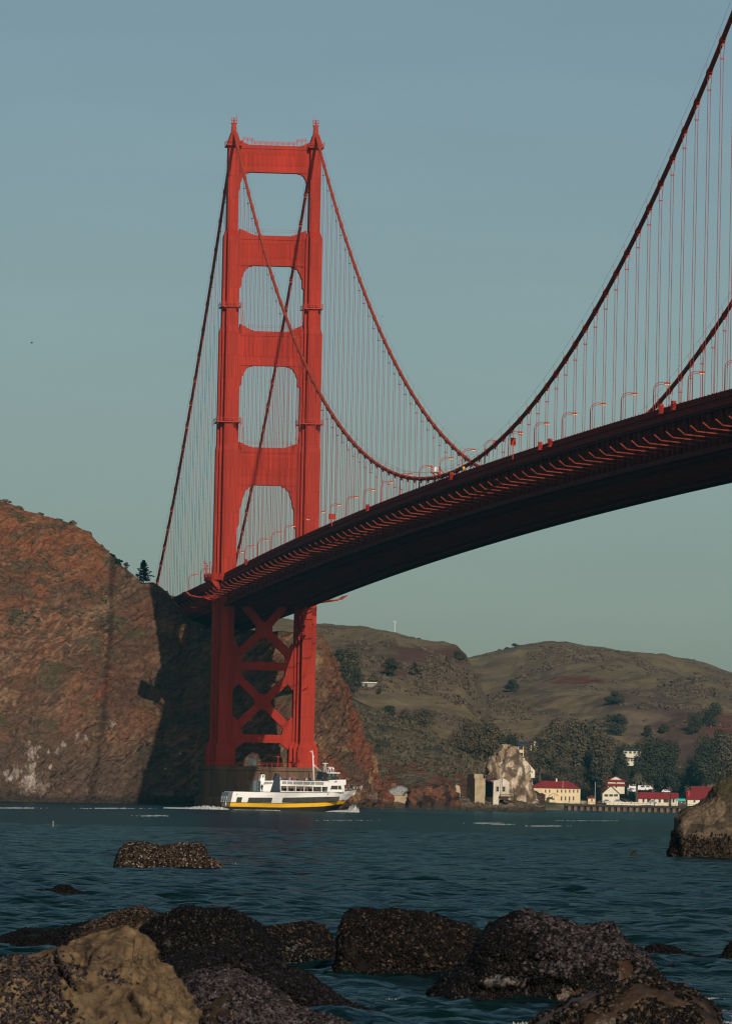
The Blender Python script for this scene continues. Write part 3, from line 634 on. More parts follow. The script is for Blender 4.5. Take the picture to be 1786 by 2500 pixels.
def build_deck():
    S = np.arange(math.ceil(DECK_S0/PANEL), int(DECK_S1/PANEL)+1)*PANEL
    # roadway slab and sidewalks
    m = MB(); f2 = {-1: MB(), 1: MB()}; r2 = {-1: MB(), 1: MB()}
    for a, b in zip(S[:-1], S[1:]):
        za, zb = deck_z(a), deck_z(b)
        def bar(mb, x0, x1, t, bt):
            mb.hexa([(x0, Y(b), zb+bt), (x1, Y(b), zb+bt), (x1, Y(a), za+bt), (x0, Y(a), za+bt), (x0, Y(b), zb+t), (x1, Y(b), zb+t), (x1, Y(a), za+t), (x0, Y(a), za+t)])
        bar(m, -12.4, 12.4, -.25, -.7)
        for sx in (-1, 1): bar(m, sx*12.6-1.7, sx*12.6+1.7, .0, -.35)
        for sx in (-1, 1): bar(f2[sx], sx*14.35-.07, sx*14.35+.07, .05, -1.35); bar(f2[sx], sx*14.5-.22, sx*14.5+.22, .12, -.02)   # fascia plate and its lip
        for sx in (-1, 1):
            r = r2[sx]
            bar(r, sx*14.3-.06, sx*14.3+.06, 1.32, 1.2)
            for k in range(28):                                                # pickets
                t = (k+.5)/28; s = a+(b-a)*t; z = deck_z(s); x = sx*14.3
                r.box(x-.045, x+.045, Y(s)-.23, Y(s)+.23, z+.12, z+1.2)
            for k in range(3): s = a+(b-a)*k/3; z = deck_z(s); r.box(sx*14.3-.09, sx*14.3+.09, Y(s)-.12, Y(s)+.12, z+.1, z+1.5)
    deck = m.build("roadway_deck", ASPH, bridge)
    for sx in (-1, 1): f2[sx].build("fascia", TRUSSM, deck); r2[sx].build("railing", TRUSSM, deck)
    # stiffening trusses
    TOP, BOT = -1.3, -9.0
    for sx in (-1, 1):
        x = sx*HALF; t = MB()
        for a, b in zip(S[:-1], S[1:]):
            for off, h in ((TOP, 1.0), (BOT, 1.0)):
                t.beam((x, Y(a), deck_z(a)+off), (x, Y(b), deck_z(b)+off), .8, h)
            mid = (a+b)/2; zm = deck_z(mid)
            t.beam((x, Y(a), deck_z(a)+TOP-.5), (x, Y(a), deck_z(a)+BOT+.5), .5); t.beam((x, Y(mid), zm+TOP-.5), (x, Y(mid), zm+BOT+.5), .5)
            t.beam((x, Y(a), deck_z(a)+BOT+.4), (x, Y(mid), zm+TOP-.4), .5); t.beam((x, Y(mid), zm+TOP-.4), (x, Y(b), deck_z(b)+BOT+.4), .5)
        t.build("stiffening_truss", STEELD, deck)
    # floor beams, stringers and lower laterals
    u = MB()
    for a in np.arange(S[0], S[-1], PANEL/2):
        z = deck_z(a)
        u.box(-HALF, HALF, Y(a)-.2, Y(a)+.2, z-2.9, z-.75)
        u.box(-HALF, HALF, Y(a)-.25, Y(a)+.25, z+BOT-.25, z+BOT+.25)
    for a, b in zip(S[:-1], S[1:]):
        za, zb = deck_z(a)+BOT, deck_z(b)+BOT; mid = (a+b)/2; zm = deck_z(mid)+BOT
        for sx in (-1, 1):
            u.beam((sx*HALF, Y(a), za), (0, Y(mid), zm), .45); u.beam((0, Y(mid), zm), (sx*HALF, Y(b), zb), .45)
            u.beam((sx*HALF, Y(mid), zm), (0, Y(a), za), .4); u.beam((sx*HALF, Y(mid), zm), (0, Y(b), zb), .4)
        for x in (-9, -4.5, 0, 4.5, 9): u.beam((x, Y(a), deck_z(a)-1.2), (x, Y(b), deck_z(b)-1.2), .3, .8)
        for x in (-7.5, 7.5): u.beam((x, Y(a), za-.45), (x, Y(b), zb-.45), .35, .45)
        for x in (-12.2, 12.2): u.beam((x, Y(a), za-.3), (x, Y(b), zb-.3), .2, .3)
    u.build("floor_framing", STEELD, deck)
    # safety net: outrigger brackets and the stretched mesh between them
    NZ = -6.9
    def bracket(mb, s, sx):
        z = deck_z(s)+NZ; x = sx*14.1
        mb.beam((x, Y(s), z-.30), (sx*20.5, Y(s), z+.22), .2, .21); mb.beam((sx*20.45, Y(s), z+.19), (sx*21.8, Y(s), z+1.3), .2, .21)
    SB = [s for s in np.arange(int(DECK_S0/7.62)+1, int(DECK_S1/7.62))*7.62 if abs(s) > 12]
    SB = [s for i, s in enumerate(SB) if i % 2 == 0]
    west = [s for s in SB if 0 < s < 1100][-70:]; east = [s for s in SB if 40 < s < 620][:30]
    for s in west: b = MB(); bracket(b, s, -1); b.build("net_bracket", NETB, bridge)
    for s in east: b = MB(); bracket(b, s, 1); b.build("net_bracket", NETB, bridge)
    b = MB()
    for s in SB:
        if s not in west: bracket(b, s, -1)
        if s not in east: bracket(b, s, 1)
    tag(b.build("net_bracket", NETB, bridge), kind="stuff")
    for sx in (-1, 1):
        nn = MB(); ss = [s for s in SB]
        for a, c in zip(ss[:-1], ss[1:]):
            if a < 0 < c: nn.build("safety_net", NETM, bridge); nn = MB(); continue
            za, zb = deck_z(a)+NZ+.2, deck_z(c)+NZ+.2
            V = []; 
            for (s, z, sag) in ((a, za, 0), ((a+c)/2, (za+zb)/2, .35), (c, zb, 0)):
                for x, h in ((14.2, -.50), (20.5, .02), (21.8, 1.1)): V.append((sx*x, Y(s), z+h-sag*.4))
            F = []
            for i in range(2):
                for j in range(2): k = i*3+j; F.append((k, k+1, k+4, k+3))
            n0 = len(V); V += [(x, y, z-.05) for x, y, z in V]; F += [tuple(q+n0 for q in f_[::-1]) for f_ in F]
            nn.add(V, F)
        nn.build("safety_net", NETM, bridge)
    # platform round the tower legs and the fans of net brackets at the tower
    for sx in (-1, 1):
        p = MB(); z = deck_z(0); x = sx*HALF
        poly = [(x-sx*4.2, -12.0), (x+sx*1.0, -12.5), (x+sx*5.0, -10.2), (x+sx*6.2, -6), (x+sx*6.2, 6), (x+sx*5.0, 10.2), (x+sx*1.0, 12.5), (x-sx*4.2, 12.0)]
        p.prism(poly, z-.9, z-.05, axis='z')
        out = poly[1:7]
        for (x0, y0), (x1, y1) in zip(out[:-1], out[1:]):
            p.beam((x0, y0, z+1.3), (x1, y1, z+1.3), .12, .14); p.beam((x0, y0, z+.6), (x1, y1, z+.6), .06, .9)
            for q in (0, .33, .66): p.box(x0+(x1-x0)*q-.07, x0+(x1-x0)*q+.07, y0+(y1-y0)*q-.07, y0+(y1-y0)*q+.07, z-.1, z+1.45)
        for yy in (-10, -4, 4, 10): p.prism([(x+sx*5.4, z-.9), (x+sx*3.0, z-.9), (x+sx*1.0, z-5.5), (x+sx*1.6, z-5.5)] if sx > 0 else [(x+sx*3.0, z-.9), (x+sx*5.4, z-.9), (x+sx*1.6, z-5.5), (x+sx*1.0, z-5.5)], yy-.35, yy+.35)
        p.beam((x-1.5, -12.3, z-.9), (x+.8, -12.6, z-4.5), .8, .5); p.beam((x+.8, -12.6, z-4.5), (x+1.2, -12.4, z-7.5), .8, .5)
        zn = deck_z(0)+NZ+.3
        for yy in (-7.0, 8.0):
            p.beam((x+sx*4, yy, zn-.8), (x+sx*11.6, yy, zn+.5), .35, .4); p.beam((x+sx*11.5, yy, zn+.45), (x+sx*13.2, yy, zn+1.8), .35, .4)
        for k, yy in enumerate((-16, -13, -10)): p.beam((x+sx*.6, yy-2, zn-.5), (x+sx*(5.5+k*1.6), yy+3, zn+.1), .25, .3)
        for k in range(6): p.beam((x+sx*3.5, -8.5+k*.6, zn-1.2), (x+sx*(4.6+.5*k), -9.0+k*.3, zn+.5), .16)
        p.build("tower_platform", ORANGE, bridge)
    pale = mat("pale_net", (.20, .19, .15), .9)
    for sx in (-1, 1):
        p = MB(); zn = deck_z(0)+NZ+.45; x = sx*HALF
        p.add([(x+sx*5, -7, zn-.5), (x+sx*11.5, -7, zn+.4), (x+sx*13.2, -7, zn+1.7), (x+sx*13.2, 8, zn+1.7), (x+sx*11.5, 8, zn+.4), (x+sx*5, 8, zn-.5),
               (x+sx*5, -7, zn-.56), (x+sx*11.5, -7, zn+.34), (x+sx*13.2, -7, zn+1.64), (x+sx*13.2, 8, zn+1.64), (x+sx*11.5, 8, zn+.34), (x+sx*5, 8, zn-.56)],
              [(0, 1, 4, 5), (1, 2, 3, 4), (11, 10, 7, 6), (10, 9, 8, 7)])
        p.build("tower_net", pale, bridge)
build_deck()

def build_cables():
    for sx in (-1, 1):
        x = sx*HALF; ss = np.arange(-320, SPAN-20, 7.62/2)
        m = MB(); m.tube([(x, Y(s), cz(s)) for s in ss], .48, 10)
        for k in range(-20, 83):
            if k == 0: continue
            s = k*PANEL; d = np.array([0, Y(s+.9)-Y(s-.9), cz(s+.9)-cz(s-.9)]); d /= np.linalg.norm(d); c = np.array([x, Y(s), cz(s)])
            m.tube([c-d*.75, c+d*.75], .62, 10); m.box(x-.2, x+.2, Y(s)-.25, Y(s)+.25, cz(s)-1.15, cz(s)-.5)
        cable = m.build("main_cable", CABLEM, bridge, smooth=False)
        h = MB()                                       # hand ropes above the cable
        for q in (-.75, .75):
            h.tube([(x+q, Y(s), cz(s)+1.55) for s in ss[::2]], .022, 4, cap=False)
        for k in range(-20, 83):
            if k:
                s = k*PANEL
                for q in (-.75, .75): h.tube([(x+q*.6, Y(s), cz(s)+.4), (x+q, Y(s), cz(s)+1.6)], .03, 4, cap=False)
        h.build("hand_rope", ROPE, cable)
    rest = MB()
    for sx in (-1, 1):
        x = sx*HALF
        near = range(18, 70) if sx < 0 else range(12, 60)
        for k in range(-19, 82):
            if k == 0: continue
            s = k*PANEL; zt = cz(s)-.5; zb = deck_z(s)-.9
            if zt-zb < 1.5: continue
            b = MB() if k in near else rest
            for q in (-.24, .24):
                for e in (-.08,):
                    if zt-zb > 6:
                        b.tube([(x+q*2.0, Y(s), zt+.45), (x+q, Y(s), zt-3.0)], .055, 4, cap=False); b.tube([(x+q, Y(s), zt-3.0), (x+q, Y(s), zb)], .052, 4, cap=False)
                    else: b.tube([(x+q*2.0, Y(s), zt+.45), (x+q, Y(s), zb)], .055, 4, cap=False)
            if zt-zb > 6: b.box(x-.42, x+.42, Y(s)-.09, Y(s)+.09, zt-3.15, zt-2.9)
            if k in near: b.build("suspender", ROPE, bridge)
    tag(rest.build("suspender", ROPE, bridge), kind="stuff")
build_cables()

def build_pier():
    p = thing("bridge_pier", "rust streaked concrete pier standing in the water under the orange tower", "pier", (0, SPAN, 0))
    m = MB(); n = 40; 
    def ring(rx, ry, z):
        o = []
        for k in range(n):
            a = 2*PI*k/n; c, s = math.cos(a), math.sin(a); e = 0.45
            o.append((rx*math.copysign(abs(c)**e, c), ry*math.copysign(abs(s)**e, s), z))
        return o
    R = [ring(21.6, 15, -4), ring(21.6, 15, 3.0), ring(20.3, 13.6, 3.6), ring(20.3, 13.6, 11.8), ring(20.7, 14.0, 12.0), ring(20.7, 14.0, 13.3)]
    V = sum(R, []); F = []
    for i in range(len(R)-1):
        for k in range(n): F.append((i*n+k, i*n+(k+1) % n, (i+1)*n+(k+1) % n, (i+1)*n+k))
    F.append(tuple(range((len(R)-1)*n, len(R)*n)))
    m.add(V, F)
    for xx in (-15, -7.5, 0, 7.5, 15): m.box(xx-.12, xx+.12, -13.75, -13.3, 3.6, 11.8)
    m.build("pier_body", CONC, p)
    r = MB()
    for k in range(24):
        xx = -18.5+37*k/23; r.box(xx-.05, xx+.05, -13.3, -13.2, 13.3, 14.6)
    for h in (13.9, 14.5): r.box(-18.5, 18.5, -13.3, -13.2, h, h+.08)
    r.build("railing", ORANGE2, p)
    s = MB(); s.box(-5.6, -2.6, -13.5, -13.35, 13.6, 16.0); s.build("notice_board", mat("notice_board_grey", (.35, .36, .35), .7), p)
    for xx, hh in ((11.0, 5.6), (4.6, 3.6)):
        q = MB(); q.tube([(xx, -12, 13.3), (xx, -12, 13.3+hh)], .16, 6); q.box(xx-.7, xx+.5, -12.2, -11.8, 13.3+hh-.35, 13.3+hh)
        if hh > 5: q.box(xx+.2, xx+1.3, -12.3, -11.7, 13.3+hh-2.6, 13.3+hh-1.6); q.box(xx+.1, xx+.9, -12.2, -11.8, 13.3+hh-1.5, 13.3+hh-1.2)
        q.build("pier_post", ORANGE, p)
build_pier()

# ------------------------------------------------------------------ furniture on the bridge
def build_bridge_furniture():
    def lamp(s, sx, label):
        x = sx*14.15; z = deck_z(s); t = thing("street_lamp", label, "street lamp", (x, SPAN-s, z), group="street lamps along the bridge")
        m = MB(); m.frus((0, 0), .4, .4, 0, .26, .26, 1.2); m.tube([(0, 0, 1.2), (0, 0, 5.6)], [.12, .10], 6)
        a = [(1.5-1.5*math.cos(q), 0, 5.6+1.5*math.sin(q)) for q in np.linspace(0, PI/2, 7)]
        m.tube(a+[(2.1, 0, 7.12)], .07, 5); m.tube([(.35, 0, 5.6)]+[(1.5-1.15*math.cos(q), 0, 5.6+1.1*math.sin(q)) for q in np.linspace(0.2, PI/2, 6)]+[(2.1, 0, 6.7)], .06, 5)
        m.build("lamp_post", ORANGE, t)
        h = MB(); h.frus((2.7, 0), 1.2, .5, 6.78, 1.1, .4, 7.12); h.build("lamp_head", ORANGE, t)
        g = MB(); g.frus((2.75, 0), 1.0, .42, 6.6, 1.05, .42, 6.77); g.build("lamp_glass", LAMPG, t)
        return t
    base = lamp(81.7, -1, "street lamp on the bridge, next along the deck from the tower platform")
    px_s = [42.3, 127.1, 173.6, 216.9, 261, 307, 352.5, 399.4, 444.1, 489, 533.8, 578.4, 624.5, 670.1, 715, 759.9, 806, 852.4, 897.5, 943.6, 989.3, 1034.9, 1080.6]
    ords = ["first", "third", "fourth", "fifth", "sixth", "seventh", "eighth", "ninth", "tenth", "eleventh", "twelfth", "thirteenth", "fourteenth", "fifteenth", "sixteenth", "seventeenth", "eighteenth", "nineteenth", "twentieth", "twenty-first", "twenty-second", "twenty-third", "twenty-fourth"]
    base["label"] = "orange street lamp, second from the tower along the near railing of the bridge"
    for s, o in zip(px_s, ords):
        dup(base, (-14.15, SPAN-s, deck_z(s)), label="orange street lamp, %s from the tower along the near railing of the bridge" % o)
    for s, o in ((40, "beside the tower leg"), (85, "just past the tower leg"), (130, "second past the tower leg")):
        dup(base, (10.9, SPAN-s, deck_z(s)), label="orange street lamp on the far side of the roadway, %s" % o)
    for s, o in ((-45, "nearest the tower"), (-90, "second beyond the tower"), (-140, "farthest beyond the tower")):
        dup(base, (-14.15, SPAN-s, deck_z(s)), label="street lamp on the side span towards the cliff, %s" % o)
    def atx(px, sx=-1):      # distance from the tower of a point of the railing seen at px
        d = CF+CR*(px-SRC_W/2)/FOC; t = (sx*14.6-CAM[0])/d[0]; return SPAN-(CAM[1]+t*d[1])
    # sign panels and call boxes
    def sign(px, w_, h_, zb, label):
        s = atx(px); o = thing("sign_panel", label, "sign", (-14.75, SPAN-s, deck_z(s)))
        m = MB(); m.box(-w_/2, w_/2, -.06, .06, zb, zb+h_); m.box(-w_/2+.15, w_/2-.15, -.1, -.06, zb+.15, zb+h_-.15); m.build("panel", ORANGE, o)
        q = MB(); q.box(-.1, .1, .07, .25, 0, zb+h_); q.build("post", ORANGE2, o)
    sign(812, 2.0, 1.6, 2.0, "square orange panel seen from behind, on a post near the tower")
    sign(1250, 1.2, 1.8, 3.2, "narrow orange panel seen from behind, on a lamp post over the span")
    n_ = 0
    for px, lab in ((606, "beside the second lamp from the tower"), (900, "just past the ninth lamp"), (1318, "near the seventeenth lamp"), (1342, "with an open end, right after its twin"), (1612, "near the far reach of the deck"), (1642, "last along the railing before the frame edge"), (1103, "under the low point of the near cable")):
        s = atx(px); o = thing("utility_box", "orange steel cabinet on the bridge sidewalk, "+lab, "cabinet", (-14.95, SPAN-s, deck_z(s)), group="cabinets along the sidewalk")
        m = MB(); m.box(-.42, .42, -.55, .55, .15, 1.8); m.frus((0, 0), .9, 1.2, 1.8, .8, 1.0, 1.95)
        for a in (-.5, .5): m.box(a-.08, a+.08, -.5, .5, 0, .15)
        m.build("cabinet_body", ORANGE, o); d = MB()
        for k in range(4): d.box(-.34, .34, -.6, -.552, .4+k*.34, .6+k*.34)
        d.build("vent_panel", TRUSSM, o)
    # inspection gantry with a white box beside the near cable
    s = atx(1062); z = deck_z(s); g = thing("access_gantry", "small orange access platform with a white equipment box beside the sagging cable", "gantry", (-14.9, SPAN-s, z))
    m = MB(); m.box(-1.0, 1.0, -1, 1, 3.3, 3.5)
    for a in (-1, 1):
        for b in (-1, 1): m.box(a-.05, a+.05, b-.05, b+.05, 3.4, 4.8)
        m.box(a-.05, a+.05, -1, 1, 4.7, 4.8); m.box(-1, 1, a-.05, a+.05, 4.7, 4.8); m.box(-1, 1, a-.05, a+.05, 4.05, 4.12)
    m.beam((.6, 0, 3.4), (3.2, -1, .1), .35); m.beam((1.0, 0, 4.8), (4.0, -1, .3), .25); m.beam((-.6, 0, 3.4), (2.2, .5, .2), .2); m.beam((1.4, .5, 2.4), (2.4, -.8, 1.5), .15)
    m.build("gantry_frame", ORANGE, g); b = MB(); b.box(-.35, .6, -1.3, -1.06, 3.6, 4.75); b.build("equipment_box", mat("box_white", (.7, .68, .62), .5), g)
    c = MB(); c.tube([(-.95, -1, 4.8), (-.95, -1, 5.7)], .05, 5); c.frus((-.95, -1), .35, .35, 5.2, .2, .2, 5.6); c.build("camera_mast", GREYM, g)
    s = atx(1131); o = thing("warning_light", "round yellow warning light on a short post at the railing under the crossing cables", "light", (-14.8, SPAN-s, deck_z(s)))
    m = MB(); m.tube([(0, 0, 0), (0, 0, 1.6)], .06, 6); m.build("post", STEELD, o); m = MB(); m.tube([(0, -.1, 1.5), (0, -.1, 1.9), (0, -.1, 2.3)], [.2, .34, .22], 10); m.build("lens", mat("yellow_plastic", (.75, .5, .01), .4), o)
    # posts with globe lamps on the tower platform
    for px, h, lab in ((498, 4.9, "tallest of the posts at the outer end"), (502, 4.4, "close behind the tallest"), (505, 3.6, "shorter middle one"), (512, 4.8, "nearest the leg")):
        p = pix1(px, 1420, 2404.0); o = thing("platform_post", "slim orange post with a round cap, "+lab, "post", (p[0], p[1], deck_z(0)-.05), group="posts on the tower platform")
        m = MB(); m.tube([(0, 0, 0), (0, 0, h)], [.14, .11], 6); m.build("post_shaft", ORANGE, o); m = MB(); m.tube([(0, 0, h-.1), (0, 0, h+.2), (0, 0, h+.5)], [.15, .3, .12], 8); m.build("post_cap", ORANGE2, o)
build_bridge_furniture()

# ------------------------------------------------------------------ the ferry and its passengers
def person_mesh(name, pose='stand'):
    me = bpy.data.meshes.new(name)
    if pose == 'stand':
        J = {'pel': (0, 0, .95, .15), 'wst': (0, 0, 1.12, .13), 'chs': (0, 0, 1.35, .17), 'nck': (0, 0, 1.50, .065), 'hd0': (0, -.01, 1.58, .085), 'hd': (0, -.02, 1.68, .10), 'tp': (0, -.01, 1.76, .06),
             'kl': (.10, -.02, .50, .075), 'al': (.11, .02, .08, .05), 'fl': (.12, -.16, .035, .035), 'kr': (-.10, -.02, .50, .075), 'ar': (-.11, .02, .08, .05), 'fr': (-.12, -.16, .035, .035),
             'sl': (.19, 0, 1.42, .065), 'el': (.26, -.02, 1.13, .048), 'wl': (.22, -.22, 1.04, .034), 'hl': (.18, -.30, 1.06, .03), 'sr': (-.19, 0, 1.42, .065), 'er': (-.26, .0, 1.13, .048), 'wr': (-.25, -.10, .90, .034), 'hr': (-.24, -.13, .81, .03)}
    keys = list(J); ix = {k: i for i, k in enumerate(keys)}
    E_ = [('pel', 'wst'), ('wst', 'chs'), ('chs', 'nck'), ('nck', 'hd0'), ('hd0', 'hd'), ('hd', 'tp'), ('pel', 'kl'), ('kl', 'al'), ('al', 'fl'), ('pel', 'kr'), ('kr', 'ar'), ('ar', 'fr'), ('chs', 'sl'), ('sl', 'el'), ('el', 'wl'), ('wl', 'hl'), ('chs', 'sr'), ('sr', 'er'), ('er', 'wr'), ('wr', 'hr')]
    me.from_pydata([J[k][:3] for k in keys], [(ix[a], ix[b]) for a, b in E_], [])
    o = bpy.data.objects.new(name, me); COL.objects.link(o)
    sk = o.modifiers.new("skin", 'SKIN'); ss = o.modifiers.new("sub", 'SUBSURF'); ss.levels = 1; ss.render_levels = 1
    for k in keys:
        v = me.skin_vertices[0].data[ix[k]]; v.radius = (J[k][3], J[k][3]); v.use_root = (k == 'pel')
    dg = bpy.context.evaluated_depsgraph_get(); dg.update()
    m2 = bpy.data.meshes.new_from_object(o.evaluated_get(dg)); bpy.data.objects.remove(o); m2.name = name
    m2.polygons.foreach_set("use_smooth", [True]*len(m2.polygons)); return m2
def clothes(name, top, legs, hair=(0.03, 0.02, 0.015)):
    m = bpy.data.materials.new(name); m.use_nodes = True; N = m.node_tree.nodes; K = m.node_tree.links; b = N["Principled BSDF"]; b.inputs["Roughness"].default_value = .8
    tc = N.new("ShaderNodeTexCoord"); sp = N.new("ShaderNodeSeparateXYZ"); mr = N.new("ShaderNodeMapRange"); mr.inputs[2].default_value = 1.8; rp = N.new("ShaderNodeValToRGB"); rp.color_ramp.interpolation = 'CONSTANT'
    K.new(tc.outputs["Object"], sp.inputs[0]); K.new(sp.outputs[2], mr.inputs[0]); K.new(mr.outputs[0], rp.inputs[0]); K.new(rp.outputs[0], b.inputs["Base Color"])
    e = rp.color_ramp.elements; e[0].color = (.02, .018, .016, 1); e[1].position = .05; e[1].color = (*legs, 1)
    for p, c in ((.52, top), (.835, (.45, .26, .18)), (.945, hair)): q = e.new(p); q.color = (*c, 1)
    return m
PERSON = person_mesh("person")
def person(loc, rotz, top, legs, label, group, s=1.0, hair=(0.03, 0.02, 0.015)):
    me = PERSON.copy(); me.materials.clear(); me.materials.append(clothes("clothes", top, legs, hair))
    o = bpy.data.objects.new("person", me); COL.objects.link(o); o.location = tuple(map(float, loc)); o.rotation_euler = (0, 0, rotz); o.scale = (s, s, s)
    return tag(o, label, "person", group)
def text_mesh(name, s, size, m, parent, loc, rot):
    cu = bpy.data.curves.new(name, 'FONT'); cu.body = s; cu.size = size; cu.align_x = 'CENTER'; cu.align_y = 'CENTER'; cu.extrude = .004; cu.space_character = 1.15
    t = bpy.data.objects.new(name, cu); COL.objects.link(t); dg = bpy.context.evaluated_depsgraph_get(); dg.update()
    me = bpy.data.meshes.new_from_object(t.evaluated_get(dg)); bpy.data.objects.remove(t); me.materials.append(m)
    o = bpy.data.objects.new(name, me); COL.objects.link(o); o.parent = parent; o.location = loc; o.rotation_euler = rot; return o

def build_ferry():
    FD = 1640.0; A = math.radians(16); k = 4/16.24*FD/FOC; kx = 1.03*k/math.cos(A)
    p0 = waterpix(500+262*.2463, 1980); sc = FD/np.dot(p0-CAM, CF); 
    p0 = CAM+(pix1(500+262*.2463, 1976.0, FD)-CAM); p0[2] = 0.0
    f = thing("ferry_boat", "white double decked passenger ferry with a yellow band and black hull under the bridge", "ferry", p0, RZ+A)
    def X(zx): return (zx-262)*kx
    def Zh(zx, zy): return (648+.025*(zx-262)-zy)*k
    B = 4.0     # half beam; starboard side is y = -B (towards the camera): shift so that y=0 is the starboard side
    # hull loft stations: x, half beam at deck, half beam at waterline
    st = [(-.2, 3.9, 3.6), (2, 4, 3.7), (8, 4, 3.8), (15, 4, 3.8), (19, 4, 3.7), (22, 3.85, 3.3), (24.5, 3.45, 2.5), (26.6, 2.7, 1.5), (28.2, 1.9, .6), (29.3, .95, .06), (30.2, .18, .03)]
    def zdeck(x): return 4.15+.45*max(0, (x-14)/12)**2+.25*max(0, x-26)/4
    def zy0(x): return .72+.9*max(0, (x-9)/18)**1.7
    def zy1(x): return 1.68+.85*max(0, (x-9)/18)**1.8
    def half(x, z):   # half beam at station x, height z
        xs = [s[0] for s in st]; hd = np.interp(x, xs, [s[1] for s in st]); hw = np.interp(x, xs, [s[2] for s in st])
        t = np.clip(z/zdeck(x), 0, 1); return hw+(hd-hw)*t**.8
    xs_ = [-.2, 1, 2, 5, 8, 12, 15, 18, 20, 22, 23.5, 24.8, 26, 27.2, 28.2, 29, 30.0]
    def rake(x, z):   # bow stations lean forward with height
        return x+(max(0, x-22)/7.6)*(z-4.6)*.95-(.55 if x < 0 else 0)*(z-1.0)*-.35
    def strip(zf0, zf1, name, m, parent, off=0.0, n=3):
        mb = MB(); V = []; F = []
        rows = []
        for j in range(n+1):
            for sgn in (-1, 1):
                pass
        for i, x in enumerate(xs_):
            for j in range(n+1):
                z = zf0(x)+(zf1(x)-zf0(x))*j/n
                V.append((rake(x, z), 4-half(x, z)-off, z))
            for j in range(n+1):
                z = zf0(x)+(zf1(x)-zf0(x))*j/n
                V.append((rake(x, z), 4+half(x, z)+off, z))
        w_ = 2*(n+1)
        for i in range(len(xs_)-1):
            for j in range(n):
                a = i*w_+j; F.append((a, a+1, a+w_+1, a+w_)); a += n+1; F.append((a, a+w_, a+w_+1, a+1))
        for j in range(n):     # transom and stem closers
            F.append((j, j+n+1, j+n+2, j+1)); b = (len(xs_)-1)*w_; F.append((b+j, b+j+1, b+j+n+2, b+j+n+1))
        mb.add(V, F); return mb.build(name, m, parent, smooth=False)
    hull = strip(lambda x: -1.0, lambda x: zy0(x), "hull", BLACK, f)
    strip(lambda x: zy0(x), lambda x: zy1(x), "yellow_band", YELL, hull, .012, 1)
    side = strip(lambda x: zy1(x)+.02, lambda x: zdeck(x), "topsides", WHITE, f, .0, 3)
    rub = strip(lambda x: zy1(x)-.07, lambda x: zy1(x)+.05, "rubbing_strake", BLACK, hull, .05, 1)
    cap = strip(lambda x: zdeck(x)-.02, lambda x: zdeck(x)+.1, "bulwark_cap", BLACK, side, .04, 1)
    d = MB()
    V = []; F = []
    for x in xs_: V += [(rake(x, zdeck(x)), 4-half(x, zdeck(x))+.02, zdeck(x)-.05), (rake(x, zdeck(x)), 4+half(x, zdeck(x))-.02, zdeck(x)-.05)]
    for i in range(len(xs_)-1): F.append((2*i, 2*i+1, 2*i+3, 2*i+2))
    d.add(V, F); d.build("boat_deck", GREYM, f)
    # stern well
    s = MB(); s.add([(-.72, .9, 1.75), (-.72, 7.1, 1.75), (-.30, 7.1, 3.95), (-.30, .9, 3.95), (-.66, .9, 1.75), (-.66, 7.1, 1.75), (-.24, 7.1, 3.95), (-.24, .9, 3.95)], [(0, 1, 2, 3), (7, 6, 5, 4), (0, 4, 5, 1), (3, 2, 6, 7), (0, 3, 7, 4), (1, 5, 6, 2)])
    s.build("stern_recess", GREYM, f)
    s = MB(); 
    for yy in (2.0, 4.0, 6.0): s.tube([(-.78, yy, 1.7), (-.55, yy, 3.0)], .05, 5)
    for zz in (2.3, 2.9): s.tube([(-.72, 1.0, zz), (-.72, 7.0, zz)], .04, 5)
    s.build("stern_rail", WHITE, f)
    s = MB(); s.tube([(-.95, 1.7, 1.15), (-.80, 1.7, 1.15)], [.42, .5], 14); s.build("stern_fender", WHITE, f)
    s = MB(); s.add([(-.86, .6, .75), (-.86, 3.0, .75), (-.78, 3.0, 1.55), (-.78, .6, 1.55), (-.80, .6, .75), (-.80, 3, .75), (-.72, 3, 1.55), (-.72, .6, 1.55)], [(0, 1, 2, 3), (4, 7, 6, 5), (0, 3, 7, 4), (1, 5, 6, 2), (0, 4, 5, 1), (3, 2, 6, 7)]); s.build("stern_plate", BLACK, f)
    # side windows of the main deck
    def win(poly, name, m, parent, out=.03, yb=0.0):
        mb = MB(); mb.prism([(X(a), Zh(a, b)) for a, b in poly], yb-out, yb+.02); return mb.build(name, m, parent)
    for poly in ([(316, 524), (366, 524), (356, 573), (307, 571)], [(428, 527), (655, 530), (645, 578), (416, 574)], [(755, 530), (1302, 520), (1292, 565), (900, 581), (745, 578)]):
        win(poly, "side_window", DGLASS, side, .03)
    q = MB()
    for a in (493, 551, 822, 897, 985, 1045, 1240):
        q.prism([(X(a), Zh(a, 576)), (X(a+5), Zh(a, 576)), (X(a+6), Zh(a, 530)), (X(a+1), Zh(a, 530))], -.05, -.032)
    q.build("window_mullion", BLACK, side)
    # promenade on the boat deck: posts, coaming, roof with grey panels
    zd = 4.3; zr0 = Zh(900, 417); zr1 = Zh(900, 362)
    up = MB()
    up.box(X(722), X(1195), .35, 7.65, zr0, zr0+.22)                       # upper deck slab
    up.box(X(728), X(1195), .35, .45, zr0+.22, zr1); up.box(X(728), X(1195), 7.55, 7.65, zr0+.22, zr1)
    up.build("upper_deck", WHITE, f)
    for a0, a1 in ((745, 792), (796, 848), (852, 947), (951, 1018), (1022, 1062), (1066, 1150)):
        g = MB(); g.prism([(X(a0), zr0+.42), (X(a1-3), zr0+.42), (X(a1), zr1-.18), (X(a0+3), zr1-.18)], .31, .345); g.build("parapet_panel", mat("parapet_grey", (.33, .32, .30), .7), f)
    g = MB()
